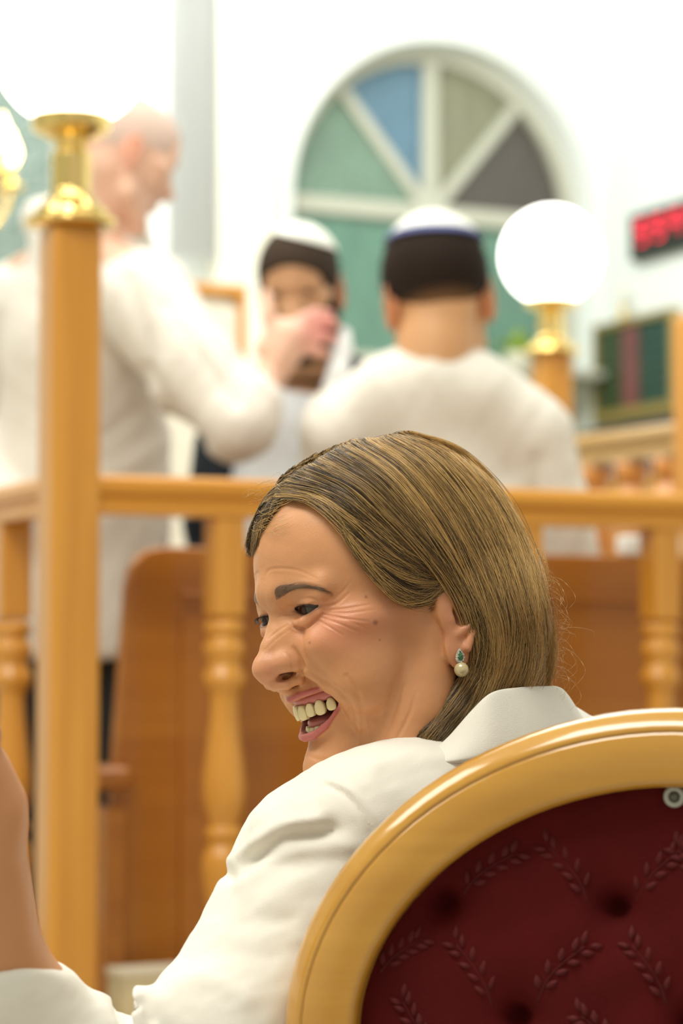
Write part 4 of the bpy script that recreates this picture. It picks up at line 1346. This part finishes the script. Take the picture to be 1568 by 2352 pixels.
def legs_sdf(P):
    d = ell(P, hip + np.array([0, .02, 0]), (.19, .15, .11))
    for s in (-.10, .10):
        k_ = hip + np.array([s - .06, .42, .0]); d = smin(d, chain(P, [hip + np.array([s, .03, .0]), k_, k_ + np.array([0, .02, -.52])], [.085, .065, .05], .02), .03)
        d = smin(d, cap(P, k_ + np.array([0, .0, -.555]), k_ + np.array([0, .12, -.565]), .034, .03), .02)
    return d


Vl, Fl = sdf_mesh(legs_sdf, (-.25, 1.75, -.02), (.5, 2.75, .75), .01)
mesh_obj('trousers', loc(Vl), Fl, mat('ivory_trousers', (.74, .70, .60), .8), woman)

# ================================================================== the three people on the platform
M['mskin'] = attr_mat('mens_skin', .5, spec=.4)
M['mhair'] = attr_mat('short_hair', .85, bump=.6, bscale=260, spec=.15)


def figure_head(HRm, origin, scale=1.):
    def tw(P): return np.asarray(P) / 1000. * scale @ HRm + origin
    def th(W): return (np.asarray(W) - origin) @ HRm.T * 1000. / scale
    return tw, th


def man(label, HRm, origin, scale, body_pts, base, skin_c, hair_c, hairline, shirt, shirt_sdf, extra_skin=None, kippah=None, beard=None, bounds=None, legs=None, h=.007, folds=None, hair_th=5., leg_mat=None, stubble=None):
    tw, th = figure_head(HRm, origin, scale)
    root = empty('person', base, label, 'person', 0)
    lc = lambda W: np.asarray(W) - base

    def skin_f(W):
        P = th(W).astype(np.float32)
        d = face_sdf(P, False) * scale / 1000.
        nb = th(body_pts['neck'])
        n = chain(P, [(-22, 0, -20), (np.array([-22, 0, -20]) + nb) / 2, nb], [54, 54, 62], 20) * scale / 1000.
        d = smin(d, n, .015)
        d = smin(d, body_pts['core'](W), .03)
        if extra_skin is not None: d = smin(d, extra_skin(W), .012)
        return d
    # head at finer resolution, body coarser, joined in one mesh
    lo = origin - .17; hi = origin + .17
    Vh_, Fh_ = sdf_mesh(lambda W: np.maximum(skin_f(W), body_pts['neck'][2] - .0 - W[:, 2]), lo, hi, .0042, margin=2.2)
    Vb, Fb = sdf_mesh(lambda W: smin(body_pts['core'](W), extra_skin(W), .012) if extra_skin is not None else body_pts['core'](W), *bounds, .006 if extra_skin is not None else .012, margin=2.)
    V = np.vstack([Vh_, Vb]); F = np.vstack([Fh_, Fb + len(Vh_)])
    Pm_ = mir(th(V)); C = np.tile(np.array(skin_c), (len(V), 1)) * (1 + .05 * fbm(V, 14, 2))[:, None]
    red = np.clip(1.2 - np.abs(ear(Pm_.astype(np.float32))) / 4, 0, 1)[:, None] * .45
    C = C * (1 - red) + np.array([.62, .16, .07]) * red
    if stubble: C = C * np.where((Pm_[:, 2] < -20) & (Pm_[:, 2] > -110) & (Pm_[:, 0] > 20), stubble, 1)[:, None]
    if body_pts.get('pink') is not None:
        w = np.clip(1 - np.linalg.norm(V - body_pts['pink'], axis=1) / .085, 0, 1)[:, None]; C = C * (1 - w) + np.array([.80, .30, .27]) * w
    mesh_obj('body', lc(V), F, M['mskin'], root, col=np.clip(C, 0, 1))
    for s in (1, -1):
        bm = bmesh.new(); bmesh.ops.create_uvsphere(bm, u_segments=16, v_segments=10, radius=.0126 * scale, matrix=Matrix.Translation(Vector(lc(tw(np.array([76.5, 31 * s, 30.]))))))
        bm_obj('eye', bm, M.setdefault('dark_eye', mat('dark_eye', (.05, .03, .02), .15)), root, True)
    # hair
    def hair_f(P):
        Pm = mir(P)
        d = skull(Pm) - hair_th
        f, u = P[:, 0], P[:, 2]
        reg = poly2d(f, u, hairline)
        return smax(d, reg, 4)
    V, F = sdf_mesh(hair_f, (-125, -95, -60), (115, 95, 150), 3.5, margin=2.)
    V = V + (vnormals(V, F) * (.7 * fbm(V, 1 / 16., 5))[:, None])
    fade = np.clip((V[:, 2] + 36) / 30, 0, 1)[:, None]
    C = np.array(skin_c) * .45 * (1 - fade) + np.array(hair_c) * fade
    mesh_obj('hair', lc(tw(V)), F, M['mhair'], root, col=np.clip(C, 0, 1))
    if beard is not None:
        bf = lambda P: smax(face_sdf(P, False) - beard[1], poly2d(P[:, 0], P[:, 2], beard[0]), 3)
        V, F = sdf_mesh(bf, (-60, -90, -150), (140, 90, 30), 3.5, margin=2.)
        mesh_obj('beard', lc(tw(V)), F, M['mhair'], root, col=np.tile(np.array(hair_c), (len(V), 1)))
    if kippah is not None:
        ax, cut, col, band = kippah
        ax = np.float32(ax) / np.linalg.norm(ax); c0 = np.float32((-8, 0, 44))

        def kf(P, a=cut, b=999, off=8.):
            dd = skull(mir(P)); sh = np.abs(dd - hair_th - off + 5.5) - 1.6
            q = (P - c0) @ ax
            return smax(smax(sh, (a - q), 1.5), (q - b), 1.5)
        V, F = sdf_mesh(lambda P: kf(P), (-130, -95, -20), (115, 95, 165), 2.6, margin=2.5)
        k = mesh_obj('kippah', lc(tw(V)), F, M.setdefault('kippah', mat('white_crochet_cap', (.86, .86, .78), .85, bump=.5, bscale=500)), root)
        if band:
            V, F = sdf_mesh(lambda P: kf(P, cut - 1, cut + 11, 9.6), (-130, -95, -20), (115, 95, 165), 2.6, margin=2.5)
            mesh_obj('band', lc(tw(V)), F, mat('blue_cap_band', band, .8), k)['label'] = 'blue band round the cap edge'
    V, F = sdf_mesh(shirt_sdf, *bounds, h, margin=2.)
    V = relax(V, F, 1); N_ = vnormals(V, F)
    if ((V - V.mean(0)) * N_).sum() < 0: F = F[:, ::-1]; N_ = -N_
    V = V + N_ * (.004 * fbm(V * np.array([1, 1, .55]), 5, 3) + .0022 * fbm(V * np.array([1.2, 1.2, .8]), 12, 9))[:, None]
    if folds:
        q = proj(V); X, Y = q[:, 0].astype(np.float32), q[:, 1].astype(np.float32)
        for pts, w, a in folds: V = V + N_ * (a * np.exp(-(polyline_dist(X, Y, pts) / w) ** 2))[:, None]
    mesh_obj('shirt', lc(V), F, shirt, root)
    if legs is not None:
        lo = np.array([base[0] - .4, base[1] - .4, .29]); hi = np.array([base[0] + .4, base[1] + .4, 1.15])
        V, F = sdf_mesh(legs, lo, hi, .012)
        mesh_obj('trousers', lc(V), F, leg_mat, root)
        for s in (-1, 1):
            bm = bmesh.new(); add_box(bm, (s * .10, -.02, .05), (.09, .26, .09), .03)
            bm_obj('shoe', bm, M.setdefault('shoe', mat('black_shoe', (.02, .02, .02), .4)), root)
    return root, lc


HLNE = [(125, 160), (88, 92), (66, 72), (58, 34), (20, 26), (2, 10), (-18, 18), (-40, -8), (-80, -34), (-140, -40), (-140, 160)]
M['linen'] = mat('cream_linen_shirt', (.82, .77, .68), .85, sheen=.2, bump=.3, bscale=500)
M['linen2'] = mat('ivory_knit_shirt', (.82, .79, .70), .85, sheen=.2, bump=.3, bscale=600)
navy = mat('navy_cloth', (.012, .018, .03), .8)


def legs_for(base, top, r=.085):
    def f(P):
        d = ell(P, (base[0], base[1], top), (.17, .12, .10))
        for s in (-.095, .095):
            d = smin(d, cap(P, (base[0] + s, base[1], top - .02), (base[0] + s, base[1] + .01, .36), r, .055), .03)
        return d
    return f


# ---- bald man on the left, side-on, bowed, hand raised to the bearded man's face
oA = PX(278, 372, 4.72)
RA = rotm((.80, .50, -.42), .0)
nkA = PX(205, 560, 4.78); shA = PX(300, 640, 4.66); shA2 = PX(60, 640, 4.95)
elA = PX(545, 975, 4.52); wrA = PX(622, 862, 4.60)
hpA = PX(655, 800, 4.60)
baseA = np.array([PX(170, 1510, 4.85)[0], 4.85, .30])


def coreA(P):
    d = cap(P, nkA, np.array([baseA[0], 4.85, 1.15]), .07, .12)
    d = smin(d, chain(P, [nkA, shA, elA, wrA], [.05, .05, .040, .028], .02), .03)
    return smin(d, cap(P, nkA, shA2, .05), .03)


def handA(P):
    d = cap(P, wrA, hpA, .028, .030)
    pal = PX(672, 775, 4.60)
    d = smin(d, cap(P, PX(650, 820, 4.60), pal, .030, .034), .012)
    d = smin(d, cap(P, PX(612, 800, 4.60), PX(650, 760, 4.60), .022, .024), .012)
    for (a, b, c) in [((690, 735), (725, 718), (757, 722)), ((700, 752), (738, 740), (770, 745)), ((702, 775), (738, 772), (768, 778)), ((694, 800), (725, 805), (748, 812))]:
        d = smin(d, chain(P, [PX(*a, 4.60), PX(*b, 4.605), PX(*c, 4.625)], [.0125, .0105, .009], .004), .006)
    return smin(d, chain(P, [PX(630, 770, 4.60), PX(616, 722, 4.595), PX(613, 676, 4.61)], [.016, .013, .010], .004), .010)


def shirtA(P):
    d = chain(P, [PX(215, 600, 4.82), PX(205, 800, 4.86), PX(180, 1150, 4.88), PX(175, 1480, 4.88)], [.125, .165, .175, .19], .05)
    d = smin(d, cap(P, PX(60, 700, 4.98), PX(320, 680, 4.70), .10, .09), .05)
    d = smin(d, cap(P, PX(120, 520, 4.86), PX(255, 560, 4.80), .055, .05), .04)
    d = smin(d, chain(P, [PX(330, 690, 4.66), PX(440, 860, 4.58), elA, PX(575, 925, 4.54)], [.095, .088, .070, .060], .02), .03)
    d = smin(d, cap(P, PX(480, 850, 4.58), PX(560, 960, 4.54), .07, .066), .02)
    d = smin(d, chain(P, [PX(-40, 720, 5.02), PX(-80, 1000, 4.95), PX(20, 1200, 4.7)], [.085, .07, .05], .02), .03)
    d = smin(d, cap(P, PX(95, 500, 4.90), PX(250, 552, 4.80), .045, .05), .03)
    d = smax(d, -(cap(P, nkA + np.array([.02, 0, .06]), nkA + np.array([.06, 0, .25]), .050, .07)), .01)
    return smax(d, np.float32(.995 + .0) - P[:, 2] + .0 * P[:, 0], .01)


rootA, lcA = man('bald man in a cream tunic bowing at left, hand over the bearded man\'s face', RA, oA, 1.04, {'neck': nkA, 'core': coreA, 'pink': PX(750, 750, 4.60)}, baseA, (.80, .50, .36), (.66, .50, .42),
                 HLNE, M['linen'], shirtA, extra_skin=handA, hair_th=.6, bounds=((-1.05, 4.25, .85), (.08, 5.25, 2.02)), legs=legs_for(baseA, 1.02), leg_mat=mat('black_trousers', (.015, .017, .02), .8),
                 folds=[([(330, 850), (400, 960), (460, 1020)], 16, -.012), ([(290, 640), (330, 760), (340, 880)], 22, -.008), ([(420, 740), (500, 850)], 26, .008), ([(240, 1000), (330, 930)], 18, -.006), ([(235, 1100), (380, 1020)], 22, .006),
                        ([(380, 700), (470, 830), (540, 930)], 14, -.006)], stubble=.9)

# ---- bearded man facing the camera, eyes covered by the hand
oB = PX(690, 678, 4.92)
RB = rotm((-.14, -1., -.48), .04)
nkB = PX(690, 930, 4.98)
baseB = np.array([PX(650, 1510, 5.02)[0], 5.02, .30])
HLB = [(125, 160), (92, 84), (72, 62), (56, 30), (20, 10), (-2, 4), (-18, 18), (-40, -8), (-80, -34), (-140, -40), (-140, 160)]


def coreB(P):
    d = cap(P, nkB, np.array([baseB[0], 5.02, 1.1]), .06, .12)
    return smin(d, cap(P, PX(520, 1010, 5.04), PX(840, 1000, 5.04), .045), .03)


def shirtB(P):
    d = chain(P, [PX(680, 985, 5.01), PX(670, 1200, 5.03), PX(660, 1480, 5.04)], [.125, .15, .16], .05)
    d = smax(d, -cap(P, nkB, nkB + np.array([0, -.02, .2]), .064, .07), .01)
    return smax(d, 1.05 - P[:, 2], .01)


rootB, lcB = man('bearded young man facing the camera, eyes covered, in white cap and dark jacket', RB, oB, 1.06, {'neck': nkB, 'core': coreB}, baseB, (.58, .32, .17), (.045, .030, .020),
                 HLB, mat('white_cotton_shirt', (.82, .86, .90), .8, bump=.2, bscale=300), shirtB, bounds=((-.50, 4.70, .95), (.30, 5.30, 1.75)), legs=legs_for(baseB, 1.02), leg_mat=navy,
                 kippah=((-.36, .34, 1.), 58, None, None), beard=([(130, -50), (96, -34), (60, -36), (36, 0), (14, 6), (4, -40), (20, -130), (130, -130)], 5.))


def jacketB(P):
    d = cap(P, PX(560, 1030, 5.05), PX(835, 985, 5.05), .085, .085)
    d = smin(d, cap(P, PX(800, 870, 5.02), PX(850, 900, 5.02), .05, .07), .04)
    d = smin(d, chain(P, [PX(520, 1030, 5.04), PX(490, 1200, 5.0), PX(500, 1400, 4.96)], [.07, .06, .05], .02), .02)
    d = smin(d, chain(P, [PX(860, 980, 5.04), PX(900, 1200, 5.0), PX(900, 1400, 4.96)], [.08, .06, .05], .02), .02)
    d = smin(d, chain(P, [PX(690, 1080, 5.08), PX(670, 1480, 5.08)], [.15, .17], .02), .03)
    wedge = np.maximum(np.abs(P[:, 0] - PX(665, 1000, 5.0)[0]) - .075, P[:, 1] - 5.02)
    d = smax(d, -wedge.astype(np.float32), .01)
    d = smax(d, -cap(P, nkB, nkB + np.array([0, -.02, .2]), .070, .075), .01)
    return smax(d, .98 - P[:, 2], .01)


V, F = sdf_mesh(jacketB, (-.50, 4.75, .9), (.35, 5.35, 1.75), .009, margin=2.)
mesh_obj('jacket', lcB(V), F, navy, rootB)
# white shawl edge hanging from his shoulder
V, F = sdf_mesh(lambda P: chain(P, [PX(790, 765, 4.96), PX(786, 800, 4.93), PX(775, 860, 4.90), PX(745, 960, 4.88), PX(735, 1120, 4.87)], [.014, .020, .022, .026, .03], .01), (-.12, 4.7, 1.2), (.12, 5.1, 1.75), .006, margin=2.)
mesh_obj('shawl', lcB(V), F, mat('white_wool_shawl', (.86, .87, .86), .9, bump=.3, bscale=200), rootB)

# ---- boy seen from behind
oC = PX(1005, 700, 4.60)
RC = rotm((-.06, .97, -.26), -.10)
nkC = PX(990, 880, 4.56)
baseC = np.array([PX(1030, 1510, 4.70)[0], 4.66, .30])


def coreC(P):
    d = cap(P, nkC + np.array([0, .03, -.02]), np.array([baseC[0], 4.68, 1.15]), .05, .09)
    return smin(d, cap(P, PX(850, 990, 4.66), PX(1160, 990, 4.66), .04), .03)


def shirtC(P):
    d = chain(P, [PX(1000, 990, 4.64), PX(1060, 1250, 4.66), PX(1150, 1520, 4.68)], [.145, .165, .19], .05)
    d = smin(d, chain(P, [PX(800, 985, 4.60), PX(900, 905, 4.57), PX(990, 882, 4.56), PX(1085, 905, 4.57), PX(1205, 990, 4.60)], [.085, .075, .075, .075, .085], .03), .04)
    d = smin(d, cap(P, PX(925, 852, 4.56), PX(1065, 855, 4.56), .034, .034), .03)
    d = smin(d, chain(P, [PX(1225, 1015, 4.60), PX(1275, 1160, 4.60), PX(1330, 1360, 4.62)], [.080, .064, .055], .02), .02)
    d = smin(d, chain(P, [PX(780, 1005, 4.62), PX(757, 1180, 4.66), PX(790, 1330, 4.72)], [.075, .06, .05], .02), .02)
    d = smax(d, -cap(P, nkC + np.array([0, .01, .055]), nkC + np.array([0, .03, .25]), .056, .07), .008)
    return smax(d, 1.10 - P[:, 2], .01)


rootC, lcC = man('dark-haired boy in an ivory shirt seen from behind, white cap with blue edge', RC, oC, 1.26, {'neck': nkC, 'core': coreC}, baseC, (.66, .36, .17), (.022, .014, .010),
                 HLNE, M['linen2'], shirtC, bounds=((-.15, 4.20, 1.0), (.58, 4.98, 1.70)), legs=legs_for(baseC, 1.04), leg_mat=mat('grey_trousers', (.08, .08, .09), .8),
                 hair_th=8., kippah=((-.22, -.10, 1.), 50, None, (.10, .12, .30)), folds=[([(1235, 1060), (1225, 1180), (1200, 1280)], 16, -.010), ([(1190, 1080), (1130, 1120)], 24, -.004)])

# ================================================================== the chair in the foreground
CY = math.radians(-13)                       # turned a little to the right
cc = PX(1560, 2395, 1.60)
CO = np.array([cc[0], cc[1], 0.]); CZ = cc[2]
chair = empty('chair', CO, 'wooden armless chair with an oval tufted red velvet back, nearest the viewer', 'chair', CY)
# local axes: x right, y away from the camera, z up; the back plate leans a little
A_, B_ = .268, .221
RW, RT = .052, .044


def pw(c): return math.copysign(abs(c) ** 1.05, c)


def ov(t, a, b): return np.array([a * pw(math.cos(t)), 0, CZ + b * pw(math.sin(t))])


path = []; frames = []
NN = 96
for i in range(NN):
    t = 2 * math.pi * i / NN; a, b = A_ - RW / 2, B_ - RW / 2
    p = ov(t, a, b); n = np.array([math.cos(t) * b, 0, math.sin(t) * a]); n /= np.linalg.norm(n)
    path.append(p); frames.append((n, np.array([0, 1., 0])))
w, tk = RW / 2, RT / 2
rp = [(-w, tk - .006), (-w, tk - .008), (-w, -tk + .007), (-w + .0005, -tk + .005), (-w + .003, -tk + .001), (-w + .005, -tk), (-w + .0065, -tk - .0002),
      (-w * .3, -tk - .0012), (w * .3, -tk - .0008), (w - .0172, -tk - .0001), (w - .0165, -tk + .0001), (w - .0160, -tk + .0012), (w - .0152, -tk + .0013), (w - .0145, -tk + .0006), (w - .013, -tk + .0008),
      (w - .009, -tk + .0035), (w - .004, -tk + .0085), (w - .0008, -tk + .0135), (w, -tk + .017), (w, -tk + .020), (w, tk - .009), (w - .0005, tk - .006), (w - .004, tk - .0015), (w - .007, tk), (-w + .007, tk), (-w + .002, tk - .002)]
rim = sweep('back_rim', rp, path, M['wood_chair'], chair, closed=True, frames=frames)
# tufted velvet panel
rnd = random.Random(7)


def velvet():
    m = mat('crimson_velvet', (.085, .004, .004), .8, sheen=.08, bump=.5, bscale=900, spec=.15, var=.25, vscale=30)
    n, l = nodes_of(m); n['Principled BSDF'].inputs['Sheen Tint'].default_value = (1, .12, .10, 1)
    return m


M['velvet'] = velvet()


def px_on_back(x, y):
    """pixel -> local (x, z) on the velvet plane"""
    D = PX(x, y, 1) - C0
    nrm = np.array([-math.sin(CY), math.cos(CY), 0]); t = ((CO - C0) @ nrm) / (D @ nrm)
    P = C0 + D * t - CO
    return P[0] * math.cos(CY) + P[1] * math.sin(CY), P[2]


t1 = px_on_back(1020, 2075); t2 = px_on_back(1415, 2088); t3 = px_on_back(1185, 2335)
dx = t2[0] - t1[0]; dz = t1[1] - t3[1]
tufts = []
for r in range(-1, 5):
    for c in range(-2, 4):
        z = t1[1] - r * dz; x = t1[0] + c * dx + (.43 * dx if r % 2 else 0)
        if r == -1: continue
        if ((x / (A_ - .06)) ** 2 + ((z - CZ) / (B_ - .06)) ** 2) < 1.08: tufts.append((x, z))
V = []; F = []
nr, ns = 90, 180
ai, bi = A_ - RW + .004, B_ - RW + .004
TF = np.array(tufts)


def vy(x, z):
    """surface depth (towards the camera negative)"""
    q = math.sqrt((x / ai) ** 2 + ((z - CZ) / bi) ** 2)
    y = .004 - .010 * (1 - q ** 2) ** .5 if q < 1 else .004
    d = np.hypot(TF[:, 0] - x, TF[:, 1] - z)
    y += float((.020 * np.exp(-(d / .0085) ** 2) + .009 * np.exp(-(d / .020) ** 2)).max())
    return y


def vn(x, z):
    s = sum(math.sin(x * a + z * b + c) for a, b, c in [(140, 60, 1), (80, -120, 2), (-60, 150, 3)])
    return .0003 * s


for i in range(nr + 1):
    for j in range(ns):
        q = (i / nr); t = 2 * math.pi * j / ns
        x, z = ai * q * pw(math.cos(t)), CZ + bi * q * pw(math.sin(t))
        V.append((x, vy(x, z) + vn(x, z) - .004, z))
for i in range(nr):
    for j in range(ns):
        F.append((i * ns + j, i * ns + (j + 1) % ns, (i + 1) * ns + (j + 1) % ns, (i + 1) * ns + j))
pan = mesh_obj('upholstery', V, np.array(F), M['velvet'], chair)
ft = mesh_obj('front_cushion', [(x, .012 + .030 * max(0, 1 - (x / ai) ** 2 - ((z - CZ) / bi) ** 2) ** .5, z) for x, _, z in V], np.array(F), M['velvet'], chair)
btn = mat('dark_tuft_button', (.015, .001, .002), .8)
for (x, z) in tufts:
    o = lathe('tuft_button', [(.0005, -.002), (.004, -.0015), (.006, 0), (.005, .002)], btn, chair, 18)
    o.rotation_euler = (math.pi / 2, 0, 0); o.location = (x, vy(x, z) - .002, z)
# embroidered sprigs
emb = mat('raised_velvet_thread', (.095, .004, .004), .6, sheen=.1, spec=.25)


def sprig(p0, p1, bend):
    p0 = np.array(px_on_back(*p0)); p1 = np.array(px_on_back(*p1)); d = p1 - p0; L = np.linalg.norm(d); n = np.array([-d[1], d[0]]) / L
    tubes = []; st = []
    for t in np.linspace(0, 1, 14):
        q = p0 + d * t + n * bend * L * math.sin(math.pi * t) * (1 - .5 * t); st.append(q)
    at = lambda q, h: np.array([q[0], vy(*q) - .004 - h, q[1]])
    tubes.append(([at(q, .0003) for q in st], [.0005] * 14))
    for k in (2, 5, 8, 11, 13):
        q = st[k]; tg = st[k] - st[k - 1]; tg /= np.linalg.norm(tg); nn_ = np.array([-tg[1], tg[0]])
        for s in (1, -1):
            a = q + nn_ * s * .002; b = q + nn_ * s * .0075 + tg * .0075; sz = .0021
            if s < 0: a = a + tg * .003; b = b + tg * .003
            pts = [a + (b - a) * u for u in np.linspace(0, 1, 6)]
            tubes.append(([at(u, .0002) for u in pts], [.0003, sz * .8, sz, sz * .9, sz * .6, .0002]))
    V, F = tube_mesh(tubes, 6)
    o = mesh_obj('embroidered_sprig', V, F, emb, pan)
    o['kind'] = 'stuff'; return o


for a, b, c in [((1066, 2052), (1180, 1962), .10), ((1350, 2067), (1262, 1945), -.12), ((1462, 2067), (1566, 1950), .10), ((1238, 2295), (1346, 2170), .12), ((1131, 2304), (1052, 2168), -.10),
                ((1532, 2304), (1455, 2168), -.10), ((876, 2232), (960, 2160), .08), ((1640, 2290), (1730, 2180), .1), ((1640, 2070), (1560, 1950), -.1), ((1010, 2400), (930, 2300), .1), ((1420, 2420), (1340, 2330), -.1), ((1130, 2520), (1230, 2400), .1)]:
    sprig(a, b, c)
# pale hanging eyelet with a screw at the top of the velvet
ex, ez = px_on_back(1551, 1828)
ey = bpy.data.objects.new('hanging_eyelet', None); COL.objects.link(ey); ey.parent = chair; ey.location = (ex, -.010, ez)
pm = mat('pale_metal_plate', (.42, .43, .38), .4, metal=.4)
for nm, r0, r1, y0, m in [('plate', .0035, .0072, 0, pm)]:
    V = []; F = []
    for i in range(40):
        t = 2 * math.pi * i / 40
        for rr, yy in ((r0, y0 + .0015), (r0, y0 - .0006), ((r0 + r1) / 2, y0 - .0013), (r1, y0 - .0004), (r1, y0 + .0015)): V.append((rr * math.cos(t), yy, rr * math.sin(t)))
    for i in range(40):
        for q in range(4): F.append((i * 5 + q, i * 5 + q + 1, ((i + 1) % 40) * 5 + q + 1, ((i + 1) % 40) * 5 + q))
    mesh_obj(nm, V, F, m, ey)
sc_ = lathe('screw', [(.0030, 0), (.0030, .001), (.0018, .0018), (.0003, .0019)], mat('dark_screw', (.12, .12, .09), .35, metal=.8), ey, 20); sc_.rotation_euler = (math.pi / 2, 0, 0)
bx_ = box('tab', (.0, .001, .009), (.008, .002, .012), pm, ey, .0006)
# uprights, seat and legs
zb = CZ - B_ + .02
for s in (-1, 1):
    V, F = tube_mesh([([np.array([s * .15, 0, CZ - B_ * .80 + .01]), np.array([s * .155, .002, zb - .03]), np.array([s * .17, .01, .44]), np.array([s * .18, -.0, .20]), np.array([s * .19, -.045, 0.0])], [.017, .019, .021, .019, .015])], 14)
    mesh_obj('leg', V, F, M['wood_chair'], chair)
    V, F = tube_mesh([([np.array([s * .20, .40, .43]), np.array([s * .205, .41, .25]), np.array([s * .20, .42, 0.0])], [.022, .019, .014])], 14)
    mesh_obj('leg', V, F, M['wood_chair'], chair)
box('seat_frame', (0, .22, .42), (.46, .44, .06), M['wood_chair'], chair, .012)
box('seat_cushion', (0, .225, .465), (.44, .42, .06), M['velvet'], chair, .025)
